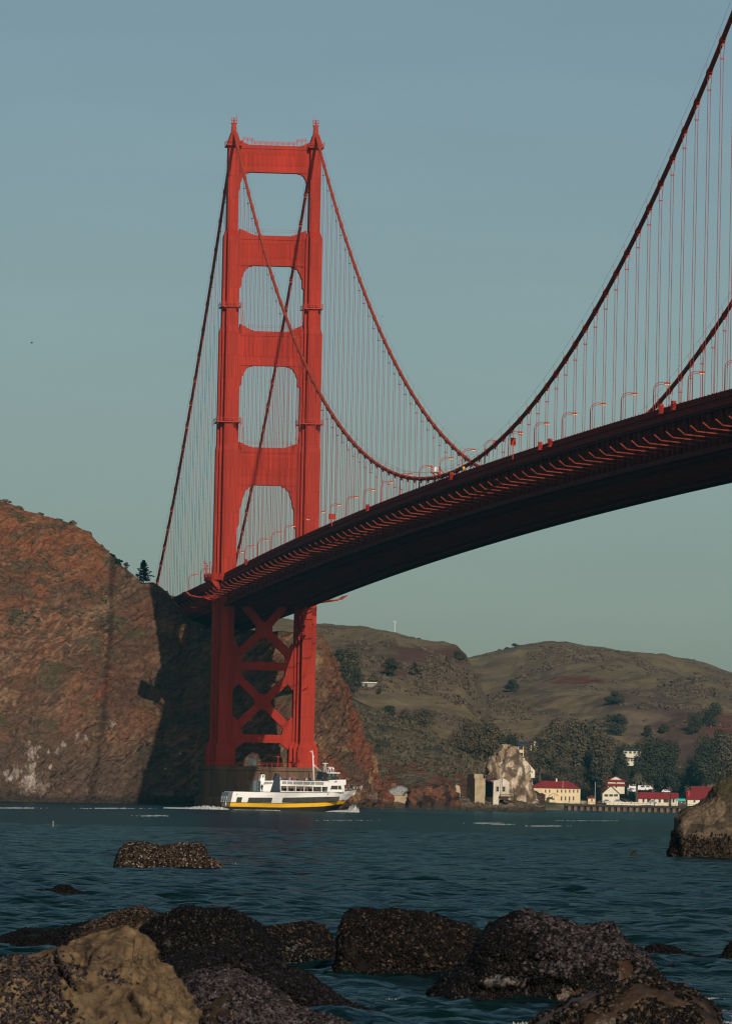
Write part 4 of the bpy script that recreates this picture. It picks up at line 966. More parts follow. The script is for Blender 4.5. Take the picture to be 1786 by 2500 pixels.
    for a in (735, 800, 882, 963, 1045, 1130):
        for yy in (.45, 7.35): g.box(X(a)-.1, X(a)+.1, yy, yy+.2, zd-.1, zr0)
    g.build("promenade_post", WHITE, f)
    g = MB()
    for yy in (.4, 7.5): g.box(X(725), X(1185), yy, yy+.1, zd-.2, zd+.22)
    g.build("coaming", WHITE, f)
    g = MB(); g.box(X(1056), X(1122), .5, .54, zd+.2, zr0-.05); g.box(X(738), X(752), .5, .54, zd, zr0-.05); g.build("wind_screen", DGLASS, f)
    g = MB()
    for k_ in range(7): xx = X(745+62*k_); g.box(xx, xx+.5, 3.2, 5.0, zd-.02, zd+.8); 
    g.build("bench", BLACK, f)
    # aft house with the light funnel and the big navy funnel
    h = MB(); h.prism([(X(545), zd-.2), (X(636), zd-.2), (X(668), Zh(668, 362)), (X(545), Zh(545, 362))], .6, 7.4); ah = h.build("aft_house", WHITE, f)
    h = MB(); h.prism([(X(568), Zh(568, 400)), (X(655), Zh(655, 392)), (X(662), Zh(662, 372)), (X(582), Zh(582, 372))], .56, .598); h.build("side_panel", GREYM, ah)
    h = MB()
    for a in (512, 528, 543): h.box(X(a)-.05, X(a)+.05, .65, .75, zd, Zh(a, 362)); h.box(X(a)-.05, X(a)+.05, 7.2, 7.3, zd, Zh(a, 362))
    for b in (364, 380, 405, 440): h.box(X(512), X(543), .66, .74, Zh(520, b), Zh(520, b)+.07)
    h.build("aft_ladder", BLACK, f)
    h = MB(); h.prism([(X(590), Zh(590, 362)), (X(635), Zh(635, 362)), (X(633), Zh(633, 298)), (X(606), Zh(606, 298))], 5.2, 6.6); h2 = h.build("small_funnel", WHITE, f)
    h = MB(); h.box(X(606), X(634), 5.18, 6.62, Zh(620, 300), Zh(620, 286)); h.tube([(X(606), 5.9, Zh(606, 290)), (X(606), 5.9, Zh(606, 280))], .12, 6); h.build("funnel_top", BLACK, h2)
    h = MB(); h.box(X(612), X(624), 5.14, 5.198, Zh(618, 330), Zh(618, 306)); h.build("funnel_vent", BLACK, h2)
    h = MB(); h.prism([(X(640), zd-.2), (X(730), zd-.2), (X(722), Zh(722, 298)), (X(690), Zh(690, 294))], .12, 1.9); bf = h.build("navy_funnel", NAVY, f)
    h = MB(); h.tube([(X(692), .9, Zh(692, 296)), (X(692), .9, Zh(692, 284))], .16, 7); h.tube([(X(708), .9, Zh(708, 296)), (X(708), .9, Zh(708, 289))], .14, 7); h.build("exhaust_pipe", BLACK, bf)
    # forward house and wheelhouse
    h = MB(); h.prism([(X(1180), zd), (X(1330), zd+.25), (X(1332), Zh(1332, 405)), (X(1363), Zh(1363, 402)), (X(1360), Zh(1360, 352)), (X(1200), Zh(1200, 357)), (X(1195), Zh(1195, 380))], .3, 7.7); fh = h.build("forward_house", WHITE, f)
    h = MB(); h.prism([(X(1212), Zh(1212, 449)), (X(1322), Zh(1322, 450)), (X(1314), Zh(1314, 411)), (X(1222), Zh(1222, 412))], .26, .298); h.build("house_window", DGLASS, fh)
    h = MB(); h.box(X(1283), X(1287), .245, .259, Zh(1285, 449), Zh(1285, 412)); h.build("window_mullion", WHITE, fh)
    h = MB(); h.box(X(1336), X(1350), .5, .8, zd+.3, Zh(1345, 404)); h.box(X(1336), X(1350), 7.2, 7.5, zd+.3, Zh(1345, 404)); h.build("front_post", WHITE, f)
    fl = MB(); fl.box(X(1246), X(1274), .27, .296, Zh(1260, 381), Zh(1260, 364)); fl = fl.build("flag_emblem", WHITE, fh)
    for j in range(7):
        h = MB(); z0 = Zh(1260, 381)+j*(17*k/7); h.box(X(1246), X(1274), .255, .268, z0, z0+17*k/14); h.build("flag_stripe", REDC, fl) if j == 0 else None
        if j: 
            fl.data.materials.append(REDC) if len(fl.data.materials) < 2 else None
            import bmesh
            b = bmesh.new(); b.from_mesh(fl.data); n0 = len(b.faces)
            vs_ = [b.verts.new(v) for v in h.v]
            for ff in h.f: q = b.faces.new([vs_[i] for i in ff]); q.material_index = 1
            b.to_mesh(fl.data); b.free()
    h = MB(); h.box(X(1262), X(1274), .245, .254, Zh(1268, 373), Zh(1268, 364)); h.build("flag_canton", NAVY, fl)
    zb = Zh(1230, 354); h = MB(); h.prism([(X(1140), zb), (X(1306), zb), (X(1302), Zh(1302, 288)), (X(1160), Zh(1160, 280))], 1.6, 6.4); wh = h.build("wheelhouse", BLACK, f)
    h = MB(); h.prism([(X(1188), Zh(1188, 289)), (X(1312), Zh(1312, 292)), (X(1310), Zh(1310, 281)), (X(1192), Zh(1192, 282))], 1.2, 6.8); h.build("wheelhouse_roof", WHITE, wh)
    for a in (1205, 1243, 1280):
        h = MB(); h.prism([(X(a), Zh(a, 322)), (X(a+24), Zh(a, 322)), (X(a+22), Zh(a, 296)), (X(a+2), Zh(a, 296))], 1.555, 1.598); h.build("wheelhouse_window", mat("tinted_glass", (.10, .10, .11), .1, spec=.5), wh)
    h = MB(); h.box(X(1195), X(1235), 1.54, 1.59, Zh(1215, 345), Zh(1215, 330)); h.build("name_board", mat("green_board", (.03, .12, .05), .6), wh)
    h = MB(); h.box(X(1200), X(1214), 1.5, 1.58, Zh(1208, 356), Zh(1208, 347)); h.build("sidelight_box", REDC, wh)
    # masts and radars
    h = MB(); h.tube([(X(1095), 4, zb-.2), (X(1080), 4, Zh(1080, 120)), (X(1072), 4, Zh(1072, 56))], [.17, .13, .06], 7)
    h.tube([(X(1050), 4, Zh(1050, 70)), (X(1072), 4, Zh(1072, 78))], .06, 5); h.tube([(X(1075), 4, Zh(1075, 122)), (X(1094), 4, Zh(1094, 118))], .07, 5); h.tube([(X(1077), 4, Zh(1077, 140)), (X(1090), 4, Zh(1090, 134))], .07, 5)
    h.tube([(X(1086), 4, Zh(1086, 197)), (X(1165), 4, Zh(1165, 270))], .055, 5); h.tube([(X(1086), 4, Zh(1086, 200)), (X(1140), 4, Zh(1140, 270))], .03, 4)
    h.build("mast", WHITE, f)
    h = MB(); zr = Zh(1210, 281)
    for dx, yy in ((-12, 3.4), (12, 3.4), (-12, 4.6), (12, 4.6)): h.tube([(X(1200+dx), yy, zr), (X(1200+dx*.4), 4, Zh(1200, 200))], .07, 5)
    h.box(X(1172), X(1226), 3.85, 4.15, Zh(1200, 193), Zh(1200, 186)); h.tube([(X(1200), 4, Zh(1200, 202)), (X(1200), 4, Zh(1200, 190))], .3, 8)
    for dx in (-14, 14): h.tube([(X(1246+dx), 4, zr), (X(1246+dx*.5), 4, Zh(1246, 240))], .09, 5)
    h.box(X(1222), X(1270), 3.85, 4.15, Zh(1246, 231), Zh(1246, 226)); h.tube([(X(1246), 4, Zh(1246, 250)), (X(1246), 4, Zh(1246, 228))], .34, 8)
    h.tube([(X(1276), 4, zr), (X(1276), 4, Zh(1276, 250))], .06, 5); h.tube([(X(1270), 4, Zh(1276, 246)), (X(1284), 4, Zh(1276, 238))], .26, 8); h.tube([(X(1290), 4, zr), (X(1290), 4, Zh(1290, 248))], .03, 4)
    h.build("radar_mast", WHITE, f)
    # bow: rail, jackstaff, figurehead, name
    h = MB()
    for a in range(1370, 1560, 26):
        x = X(a); xx = min(x, 29.3)
        for sg in (-1, 1): yy = 4+sg*(max(.05, half(min(xx, 29.4), 9)-.15)); h.tube([(x, yy, zdeck(x)), (x, yy, zdeck(x)+.55)], .03, 4)
    h.tube([(X(1553), 4, zdeck(29.4)), (X(1556), 4, zdeck(29.4)+1.0)], .07, 5)
    h.build("bow_rail", WHITE, f)
    hd = MB(); bx = rake(29.6, 5.0); 
    hd.tube([(bx-.45, 4, 3.75), (bx-.05, 4, 4.3), (bx+.12, 4, 4.75), (bx+.24, 4, 5.15)], [.16, .2, .17, .1], 8); fg = hd.build("figurehead", WHITE, f)
    hd = MB(); hd.tube([(bx+.05, 4, 4.55), (bx+.14, 4, 4.85), (bx+.2, 4, 5.05)], [.19, .26, .17], 8); hd.build("figurehead_coat", mat("figure_blue", (.02, .30, .42), .5), fg)
    hd = MB(); hd.tube([(bx+.27, 4, 5.1), (bx+.32, 4, 5.25), (bx+.36, 4, 5.4)], [.09, .12, .06], 8); hd.build("figurehead_head", SKIN, fg)
    hd = MB(); hd.tube([(bx-.75, 3.6, 3.65), (bx-.35, 3.85, 3.95), (bx-.1, 4.0, 3.85), (bx-.35, 4.15, 3.95), (bx-.75, 4.4, 3.65)], [.06, .16, .2, .16, .06], 7); hd.build("figurehead_scroll", mat("gilt", (.8, .42, .06), .35), fg)
    xn = X(1395)
    y_n = 4-half(24.2, Zh(1395, 507)); dy = (half(24.9, 3.6)-half(23.5, 3.6))/1.4
    text_mesh("ship_name", "HARBOR EMPEROR", .40, NAVY, side, (xn+.45, y_n-.14, Zh(1395, 507)), (PI/2, 0, -math.atan(dy)*.95))
    # rust runs and scuppers on the side
    for a, b in ((315, 497), (1188, 494)):
        h = MB(); h.tube([(X(a), -.06, Zh(a, b)), (X(a), .02, Zh(a, b))], .11, 8); h.build("hawse_pipe", BLACK, side)
    MW = f.matrix_basis if False else Matrix.Translation(f.location) @ Matrix.Rotation(RZ+A, 4, 'Z')
    def at(zx, y, z): return tuple(MW @ Vector((X(zx), y, z)))
    zt = zr0+.225; G = "passengers on the ferry"
    for zx, y, top, legs, lab, s in ((735, 1.2, (.55, .48, .38), (.03, .03, .04), "person in a cream coat just ahead of the navy funnel", 1.0), (779, 1.4, (.03, .06, .22), (.02, .02, .03), "person in a blue jacket alone on the ferry upper deck", .98), (802, 1.8, (.02, .02, .02), (.02, .02, .03), "short person in black between the blue and lilac jackets", .86), (831, 1.2, (.32, .25, .55), (.03, .03, .05), "person in a lilac top on the ferry upper deck", .96),
                                 (852, 1.5, (.03, .03, .03), (.02, .02, .02), "person in dark clothes right beside the lilac top", 1.0), (864, 1.1, (.5, .03, .02), (.03, .03, .04), "person in a red top on the ferry upper deck", 1.06), (878, 1.0, (.10, .13, .15), (.02, .02, .03), "person in a grey jacket next to the red top", .98), (906, 1.4, (.02, .015, .015), (.02, .02, .03), "person in black standing apart near the middle of the upper deck", .88),
                                 (969, 1.3, (.10, .09, .07), (.03, .03, .03), "person in a brown coat close behind the white hooded one", 1.06), (989, 1.0, (.75, .70, .62), (.04, .04, .05), "person in a white hooded coat on the ferry upper deck", 1.0), (1034, 1.5, (.02, .03, .05), (.02, .02, .03), "person in navy half hidden behind the pale blue jacket", 1.0), (1043, 1.0, (.20, .24, .34), (.03, .03, .05), "person in a pale blue jacket nearest to the mast", 1.0),
                                 (1146, 1.3, (.02, .015, .015), (.02, .02, .03), "person with red cap in black beside the wheelhouse", 1.0)):
        person(at(zx, y, zt+.2), RZ+A+PI*.1*(zx % 5-2), top, legs, lab, G, s, (.5, .03, .02) if "cap" in lab else (.03, .02, .015))
    for zx, y, z, top, lab in ((558, .5, zd-.07, (.02, .02, .02), "person in black leaning at the aft house door"), (1068, .75, zd-.05, (.06, .035, .02), "person in brown seated height at the promenade rail"), (1452, 3.0, 4.75, (.02, .02, .02), "person in black at the bow rail"), (1424, 3.4, 4.62, (.10, .10, .11), "person in grey at the bow behind the one in black"), (1503, 4.2, 4.95, (.03, .03, .03), "crew member crouching low at the tip of the bow")):
        person(at(zx, y, z), RZ+A, top, (.03, .03, .04), lab, G, .62 if "crouch" in lab else (.9 if "seated" in lab else 1.0))
    # foam: bow wave, wake and wash along the side
    fm = mat("sea_foam", (.55, .55, .54), .9, .3, 1.5, .2, 3.0)
    rs = np.random.RandomState(2); V = []; F = []
    def blob(c, r, hgt):
        o = len(V); n = 7
        V.append((c[0], c[1], hgt)); 
        for i in range(n):
            a = 2*PI*i/n; q = r*rs.uniform(.7, 1.3); V.append((c[0]+q*math.cos(a), c[1]+q*math.sin(a)*.8, -.05))
        for i in range(n): F.append((o, o+1+i, o+1+(i+1) % n))
    for _ in range(520):   # bow wave, highest a little behind the stem
        t = rs.rand()**.7; zx = 1515-t*330; y = 4-half(min(29, X(zx)*.92), .5)-rs.rand()**1.6*1.6-.1
        if zx > 1440: y = 4-rs.rand()*2.2
        hh = (1.9*math.exp(-((zx-1480)/62)**2)+.45*math.exp(-((zx-1330)/120)**2))*rs.uniform(.35, 1.0)+.08
        blob((X(zx)+rs.uniform(-.2, .2), y), rs.uniform(.18, .5), hh)
    for _ in range(300):   # wash along the side
        zx = rs.uniform(280, 720); blob((X(zx), -.3-rs.rand()*.9), rs.uniform(.15, .4), rs.uniform(.03, .22)*(1 if zx > 500 else .6))
    for _ in range(620):   # wake
        x = -rs.rand()**1.3*13.5-.8; blob((x, 4+rs.normal()*2.2), rs.uniform(.2, .6), rs.uniform(.1, .3)+.75*math.exp(-((x+4.5)/3.5)**2)*rs.rand())
    o = raw_mesh("wake_foam", V, F, fm, None, True, loc=f.location); o.rotation_euler = (0, 0, RZ+A)
    tag(o, "white foam of the bow wave and wake around the ferry", "foam", kind="stuff")
build_ferry()

# ------------------------------------------------------------------ rocks
def resample(pts, n):
    p = np.array(pts, float); d = np.concatenate([[0], np.cumsum(np.hypot(*np.diff(p, axis=0).T))]); t = np.linspace(0, d[-1], n)
    return np.interp(t, d, p[:, 0]), np.interp(t, d, p[:, 1])
def proj(P):
    d = P-CAM; w_ = d@CF; return SRC_W/2+FOC*(d@CR)/w_, SRC_H/2-FOC*(d@CU)/w_
def linedist(X, Y_, pts):
    best = np.full(X.shape, 1e9)
    for (x0, y0), (x1, y1) in zip(pts[:-1], pts[1:]):
        dx, dy = x1-x0, y1-y0; t = np.clip(((X-x0)*dx+(Y_-y0)*dy)/(dx*dx+dy*dy), 0, 1); best = np.minimum(best, np.hypot(X-x0-t*dx, Y_-y0-t*dy))
    return best
def spot(P, px, py, rx, ry, nz=.4, sc=.25, off=0):
    X, Y_ = proj(P); return sstep(1.2, .75, np.sqrt(((X-px)/rx)**2+((Y_-py)/ry)**2)+nz*fbm(P/sc, 4, off=off))
def mound(outline, D, thick, base_z, nu, nv, rough, seed, colfn, name, m, label, cat="rock", front=0.45, e=0.6, group=None, lumps=1.0, top_detail=1.0, cracks=(), cw=4.0, cd=.06, ledge=.5, sink=.0):
    """boulder whose ridge follows an outline surveyed at depth D; front and back faces close it into a solid"""
    px, py = resample(outline, nu); R = pix(px, py, np.full(nu, float(D)))
    zt = np.maximum(R[:, 2], base_z+.02); th = np.linspace(0, PI, nv)
    u = np.linspace(0, 1, nu); wide = np.clip(np.minimum(u, 1-u)*7, 0, 1)**.5*.85+.15
    P = np.empty((nv, nu, 3)); dirh = _fh
    for i, a in enumerate(th):
        d = -math.cos(a); h = math.sin(a)**e
        off = (thick*front*d if d < 0 else thick*(1-front)*d)*wide
        # widen the foot a little
        P[i, :, 0] = R[:, 0]+dirh[0]*off; P[i, :, 1] = R[:, 1]+dirh[1]*off; P[i, :, 2] = base_z+(zt-base_z)*h
    n = normals(P); x, y, z = P[..., 0], P[..., 1], P[..., 2]; S = thick
    q = np.stack([x, y, z*1.3], -1)+seed*7.7
    amp = rough*min(S, (zt.max()-base_z))
    strat = q@np.array([.25, .15, .95])+.35*S*.1*fbm(q/(S*.5), 2)                       # tilted bedding that breaks the face into ledges
    saw = strat/(.17*(zt.max()-base_z)); saw = saw-np.floor(saw)
    dsp = amp*(.8*fbm(q/(S*.42), 3)*lumps-1.1*np.abs(perlin(q/(S*.30)+9))+.45*ridged(q/(S*.16), 3)*.6+.2*fbm(q/(S*.05), 4)*top_detail+ledge*(saw**2-.4)*sstep(-.2, .3, fbm(q/(S*.6), 2, off=70)))
    dsp = dsp-sink
    for cr in cracks:
        X, Y_ = proj(P); dsp = dsp-cd*np.exp(-(linedist(X+3*fbm(q/.08, 2), Y_+3*fbm(q/.08, 2, off=5), cr)/cw)**2)
    sgn = -1 if (n[nv//2, :, 2].mean() < 0) else 1
    P = P+n*sgn*dsp[..., None]*np.clip(np.minimum(u, 1-u)*14, .12, 1)[None, :, None]
    n = normals(P)*sgn
    c = colfn(P, n)
    o = raw_mesh(name, P.reshape(-1, 3)-R.mean(0)*np.array([1, 1, 0]), grid_faces(nv, nu), m, col=np.clip(c, .004, .8).reshape(-1, 3), loc=tuple(R.mean(0)*np.array([1, 1, 0])))
    tag(o, label, cat, group); return o, P, n
def mussels(parent, P, n, count, size, mask, seed, pal, sub="mussel_bed"):
    rs = np.random.RandomState(seed)
    a = P[1:, :-1]-P[:-1, :-1]; b = P[:-1, 1:]-P[:-1, :-1]; ar = np.linalg.norm(np.cross(a, b), axis=-1)
    pr = ar*mask[:-1, :-1]; pr = np.where(n[:-1, :-1]@(-CF) > -.35, pr, 0); pr = pr.ravel()/pr.sum()
    ix = rs.choice(len(pr), count, p=pr); nu = P.shape[1]; i, j = ix//(nu-1), ix % (nu-1); f, g = rs.rand(count, 1), rs.rand(count, 1)
    c = P[i, j]+(P[np.minimum(i+1, P.shape[0]-1), j]-P[i, j])*f+(P[i, j+1]-P[i, j])*g; N_ = n[i, j]
    r = rs.normal(size=(count, 3)); t = np.cross(N_, r); t /= np.linalg.norm(t, axis=1)[:, None]; t = t+N_*rs.uniform(-.1, .9, (count, 1)); t /= np.linalg.norm(t, axis=1)[:, None]
    s = np.cross(N_, t); s /= np.linalg.norm(s, axis=1)[:, None]; w_ = np.cross(t, s)
    L = size*rs.uniform(.6, 1.35, (count, 1))
    prof = [(-.5, .0), (-.30, .20), (.12, .27), (.42, .16), (.5, .0)]; V = []; rings = []
    off = 0.12*L*w_
    vs_ = [c+off+t*L*-.5]
    for a_, rr in prof[1:4]:
        for k in range(5):
            an = 2*PI*k/5; vs_.append(c+off+t*L*a_+s*(L*rr*math.cos(an))+w_*(L*rr*.75*math.sin(an)))
    vs_.append(c+off+t*L*.5); V = np.stack(vs_, 1); K = V.shape[1]
    F = []
    for k in range(5):
        F += [(0, 1+(k+1) % 5, 1+k), (16, 11+k, 11+(k+1) % 5)]
        for r_ in (1, 6): F += [(r_+k, r_+(k+1) % 5, r_+5+(k+1) % 5), (r_+k, r_+5+(k+1) % 5, r_+5+k)]
    F = np.array(F)[None]+(np.arange(count)*K)[:, None, None]
    pal = np.array(pal); cc = pal[rs.choice(len(pal), count)]*rs.uniform(.45, 1.45, (count, 1)); cc = np.repeat(cc, K, 0)
    loc = np.array(parent.location)
    o = raw_mesh(sub, V.reshape(-1, 3)-loc, F.reshape(-1, 3), MUSSEL, parent, True, col=np.clip(cc, .003, .8)); tag(o, kind="stuff"); return o
DARKP = [(.0035, .003, .003), (.005, .004, .0035), (.009, .0065, .0055), (.004, .004, .0045)]
GREYP = [(.046, .036, .038), (.036, .029, .033), (.060, .047, .046), (.022, .017, .018), (.008, .006, .006)]
BROWNP = [(.046, .030, .021), (.028, .019, .014), (.070, .048, .035), (.010, .007, .0055)]
def nmask(P, s, lo, hi, off): return sstep(lo, hi, fbm(P/s, 4, off=off))
def c_dark(P, n):
    c = np.zeros(P.shape)+np.array([.006, .0045, .0035]); return mixc(c, (.014, .010, .007), sstep(.0, .6, fbm(P/.3, 4)))
def c_tan(P, n):
    c = np.zeros(P.shape)+np.array([.125, .083, .045])
    c = mixc(c, (.082, .055, .034), sstep(-.1, .5, fbm(P/.55, 4, off=4))*.8)
    c = mixc(c, (.165, .115, .064), sstep(.1, .6, fbm(P/.35, 4, off=14))*.6)
    c = mixc(c, (.036, .026, .019), sstep(.25, .6, fbm(P/.07, 4, off=24))*.7)
    X, Y_ = proj(P)
    for cr in CRK: c = mixc(c, (.022, .017, .014), np.exp(-(linedist(X+9*fbm(P/.1, 3), Y_+9*fbm(P/.1, 3, off=5), cr)/8.0)**2)*.9)
    return c
def c_brown(P, n):
    c = np.zeros(P.shape)+np.array([.044, .026, .016]); c = mixc(c, (.020, .014, .010), sstep(-.1, .4, fbm(P/.4, 4, off=2))); return mixc(c, (.085, .052, .030), sstep(.2, .6, fbm(P/.2, 4, off=8))*.6)
CRK = [[(112, 2286), (128, 2312), (138, 2345), (165, 2380), (195, 2402), (218, 2404)], [(316, 2428), (330, 2452), (346, 2472)], [(218, 2300), (212, 2340)]]
def build_rocks():
    # big tan boulder nearest to the camera
    o, P, n = mound([(-260, 2420), (-140, 2330), (-40, 2318), (33, 2307), (111, 2303), (125, 2285), (183, 2271), (238, 2272), (310, 2268), (338, 2272), (366, 2296), (379, 2321), (384, 2343), (412, 2365), (440, 2393), (456, 2426), (473, 2453), (489, 2487), (510, 2560), (540, 2680)], 56, 2.4, -.3, 420, 260, .075, 3, c_tan, "boulder", ROCK, "tan boulder with a dark crack and purple mussels, closest to the camera", front=.55, e=.5, cracks=CRK, cw=5.0, cd=.10, sink=.085)
    x = P[..., 0]; zz = P[..., 2]; hgt = (P@CU); hor = (P@CR); hor0 = pix1(180, 2400, 55.0)@CR
    mk = sstep(.30, -.15, hor-hor0+.45*fbm(P/.3, 3)) * sstep(1.34, 1.18, zz+.12*fbm(P/.25, 3)); mk = mk+sstep(.82, .70, zz+.10*fbm(P/.2, 3, off=9))*sstep(-.2, .3, fbm(P/.35, 3, off=21))
    mussels(o, P, n, 21000, .036, np.clip(mk, 0, 1)+1e-9, 11, GREYP)
    # black mussel mound with its long left tail
    o, P, n = mound([(-160, 2330), (-60, 2300), (0, 2288), (55, 2272), (100, 2276), (144, 2274), (183, 2262), (238, 2252), (300, 2262), (350, 2330), (380, 2400)], 124, 4.0, -.5, 260, 130, .06, 5, c_dark, "sea_rock", ROCKWET, "low black weed covered ledge running behind the tan boulder")
    mussels(o, P, n, 9000, .085, sstep(-.6, .2, fbm(P/.5, 3))+.05, 12, DARKP)
    o, P, n = mound([(150, 2330), (200, 2268), (240, 2250), (266, 2238), (310, 2224), (343, 2216), (372, 2226), (392, 2236), (420, 2260), (470, 2330)], 118, 3.0, -.5, 220, 130, .06, 6, c_brown, "sea_rock", ROCK, "brown mussel crusted hump behind the tan boulder, beside the black mound")
    mussels(o, P, n, 9000, .075, sstep(-.5, .1, fbm(P/.5, 3))+.05, 13, BROWNP)
    o, P, n = mound([(330, 2440), (352, 2270), (388, 2237), (421, 2229), (445, 2220), (471, 2216), (510, 2225), (554, 2230), (587, 2247), (620, 2261), (660, 2300), (700, 2390), (740, 2470), (780, 2520)], 108, 3.4, -.4, 340, 200, .075, 7, c_dark, "sea_rock", ROCKWET, "tall black mussel mound with wet glints, in front of the open water")
    mussels(o, P, n, 17000, .085, sstep(-.9, -.1, fbm(P/.5, 3))+.1, 14, DARKP+DARKP+[(.035, .027, .023)])
    o, P, n = mound([(600, 2390), (620, 2290), (650, 2262), (700, 2257), (748, 2254), (787, 2266), (806, 2282), (820, 2305), (826, 2330), (824, 2368)], 112, 2.6, -.3, 220, 140, .085, 8, c_dark, "sea_rock", ROCKWET, "dark rounded rock with an overhang, between the black mound and the centre rock")
    mussels(o, P, n, 6500, .07, sstep(-.2, .3, P[..., 2]-.75+.3*fbm(P/.4, 3))+.1, 15, DARKP+BROWNP[:2])
    # dark flank and grey mussel apron in front of the black mound
    def c_flank(P, n):
        c = c_dark(P, n); g = pix1(555, 2380, 85.0); hx = (P-g)@CR; w_ = np.exp(-((hx/.30)**2+((P[..., 2]-g[2]+.05)/.16)**2))
        c = mixc(c, (.11, .085, .065), sstep(.25, .75, w_+.35*fbm(P/.2, 4))); return mixc(c, (.26, .075, .015), sstep(.55, .8, w_+.5*fbm(P/.12, 3, off=6)-.25))  # pale mix paints the sheen of wet rock; the orange is weed
    o, P, n = mound([(380, 2500), (410, 2360), (450, 2330), (520, 2318), (600, 2322), (660, 2342), (700, 2362), (735, 2374), (770, 2397), (805, 2424), (845, 2449), (885, 2467), (940, 2477), (962, 2490)], 86, 5.5, -.2, 400, 220, .075, 10, c_flank, "sea_rock", ROCKWET, "dark flank of mussels sloping into the channel, with a patch of pale painted wet sheen and orange weed")
    g = pix1(555, 2380, 85.0); hx = (P-g)@CR; w_ = np.exp(-((hx/.30)**2+((P[..., 2]-g[2]+.05)/.16)**2))
    mussels(o, P, n, 22000, .080, sstep(.45, .2, w_+.2*fbm(P/.25, 3))*sstep(-.8, 0, fbm(P/.5, 3))+.004, 17, DARKP+GREYP[3:])
    o, P, n = mound([(380, 2600), (430, 2402), (452, 2388), (500, 2376), (545, 2372), (600, 2384), (650, 2412), (690, 2442), (730, 2468), (800, 2484), (860, 2502), (900, 2545)], 81, 2.4, -.3, 320, 170, .06, 9, c_brown, "sea_rock", ROCK, "purple grey mussel covered apron at the bottom edge, right of the tan boulder")
    mussels(o, P, n, 15000, .080, sstep(-.5, 0, fbm(P/.6, 3))+.05, 16, GREYP)
    # centre rock
    o, P, n = mound([(812, 2392), (822, 2330), (832, 2266), (842, 2238), (860, 2226), (900, 2226), (933, 2232), (970, 2229), (1009, 2229), (1040, 2234), (1075, 2244), (1129, 2263), (1178, 2284), (1200, 2330), (1215, 2400)], 107, 3.0, -.3, 320, 190, .06, 21, c_dark, "sea_rock", ROCK, "broad flat topped mussel rock in the middle, standing in the water")
    mussels(o, P, n, 16000, .072, sstep(-.8, -.1, fbm(P/.5, 3))+.1, 18, DARKP+DARKP+BROWNP[:2]+BROWNP[3:])
    # big rock on the right
    def bare(P): return np.maximum(np.maximum(spot(P, 1398, 2437, 52, 30, off=3), spot(P, 1520, 2376, 24, 40, off=5)), spot(P, 1050, 2450, 22, 18, off=7))
    def wet(P): return np.maximum(spot(P, 1236, 2396, 64, 17, off=9), spot(P, 1262, 2352, 36, 7, off=11)*.7)  # mask of the wet sheen, painted as a pale tone on the ledge
    def c_r4(P, n):
        c = c_dark(P, n); c = mixc(c, (.050, .027, .014), bare(P)); return mixc(c, (.10, .082, .070), wet(P)*sstep(-.2, .5, fbm(P/.06, 3)))
    o, P, n = mound([(1022, 2470), (1031, 2458), (1064, 2420), (1110, 2384), (1162, 2344), (1180, 2292), (1205, 2264), (1227, 2250), (1271, 2240), (1326, 2237), (1360, 2244), (1391, 2252), (1413, 2262), (1450, 2262), (1489, 2264), (1508, 2282), (1528, 2309), (1571, 2336), (1598, 2373), (1615, 2417), (1640, 2470), (1660, 2520)], 96, 3.6, -.3, 420, 240, .07, 22, c_r4, "sea_rock", ROCKWET, "largest mussel covered rock with a pale painted wet sheen on its ledge and purple grey top", cracks=[[(1120, 2425), (1180, 2418), (1260, 2414), (1330, 2400), (1400, 2402)], [(1200, 2345), (1290, 2340), (1350, 2352)]], cw=7, cd=.10)
    X, Y_ = proj(P); nb = 40*fbm(P/.4, 3)
    g = np.maximum(sstep(1290, 1390, X+nb)*sstep(2390, 2335, Y_+.5*nb), sstep(2292, 2262, Y_+.4*nb)*sstep(1230, 1290, X+nb)); free = (1-bare(P))*(1-wet(P))
    mussels(o, P, n, 11000, .098, g*free+1e-7, 19, GREYP+DARKP[:1])
    mussels(o, P, n, 14000, .088, np.clip(1-g, 0, 1)*free*sstep(-.9, -.2, fbm(P/.3, 3, off=4))+1e-7, 20, DARKP+BROWNP[3:]+DARKP+[(.030, .024, .022)])
    # wet lower rock at the bottom right
    o, P, n = mound([(1270, 2560), (1300, 2500), (1364, 2464), (1410, 2434), (1470, 2408), (1540, 2397), (1600, 2400), (1640, 2412), (1680, 2416), (1718, 2436), (1746, 2460), (1752, 2500), (1760, 2560)], 83, 2.2, -.25, 300, 150, .075, 23, c_brown, "sea_rock", ROCKWET, "low brown rock with mussel clumps in the bottom corner beside white surf")
    mussels(o, P, n, 5500, .085, nmask(P, .35, .0, .25, 51)+1e-6, 24, DARKP+BROWNP)
    for outl, D, th, lab, sd, cnt, sz in (
        ([(1562, 2344), (1568, 2327), (1582, 2312), (1609, 2307), (1630, 2311), (1647, 2315), (1669, 2331), (1700, 2338), (1738, 2344)], 123, 1.1, "small black weedy rock awash beyond the largest rock", 31, 1500, .08),
        ([(1752, 2350), (1759, 2340), (1775, 2318), (1786, 2302), (1820, 2298), (1860, 2350)], 123, 1.0, "black weedy rock cut off by the frame edge", 32, 900, .08),
        ([(1622, 2362), (1632, 2357), (1645, 2357), (1652, 2363)], 115, .4, "tiny reddish rock awash near the largest rock", 36, 60, .06),
        ([(890, 2482), (900, 2462), (920, 2458), (945, 2464), (960, 2480)], 88, .5, "small dark rock in the channel between the mussel rocks", 33, 700, .07),
        ([(48, 2188), (56, 2180), (90, 2174), (128, 2173), (138, 2164), (152, 2161), (172, 2164), (182, 2173), (204, 2181), (224, 2188)], 183, 1.8, "flat dark reef barely above the water with one knob", 34, 1200, .09)):
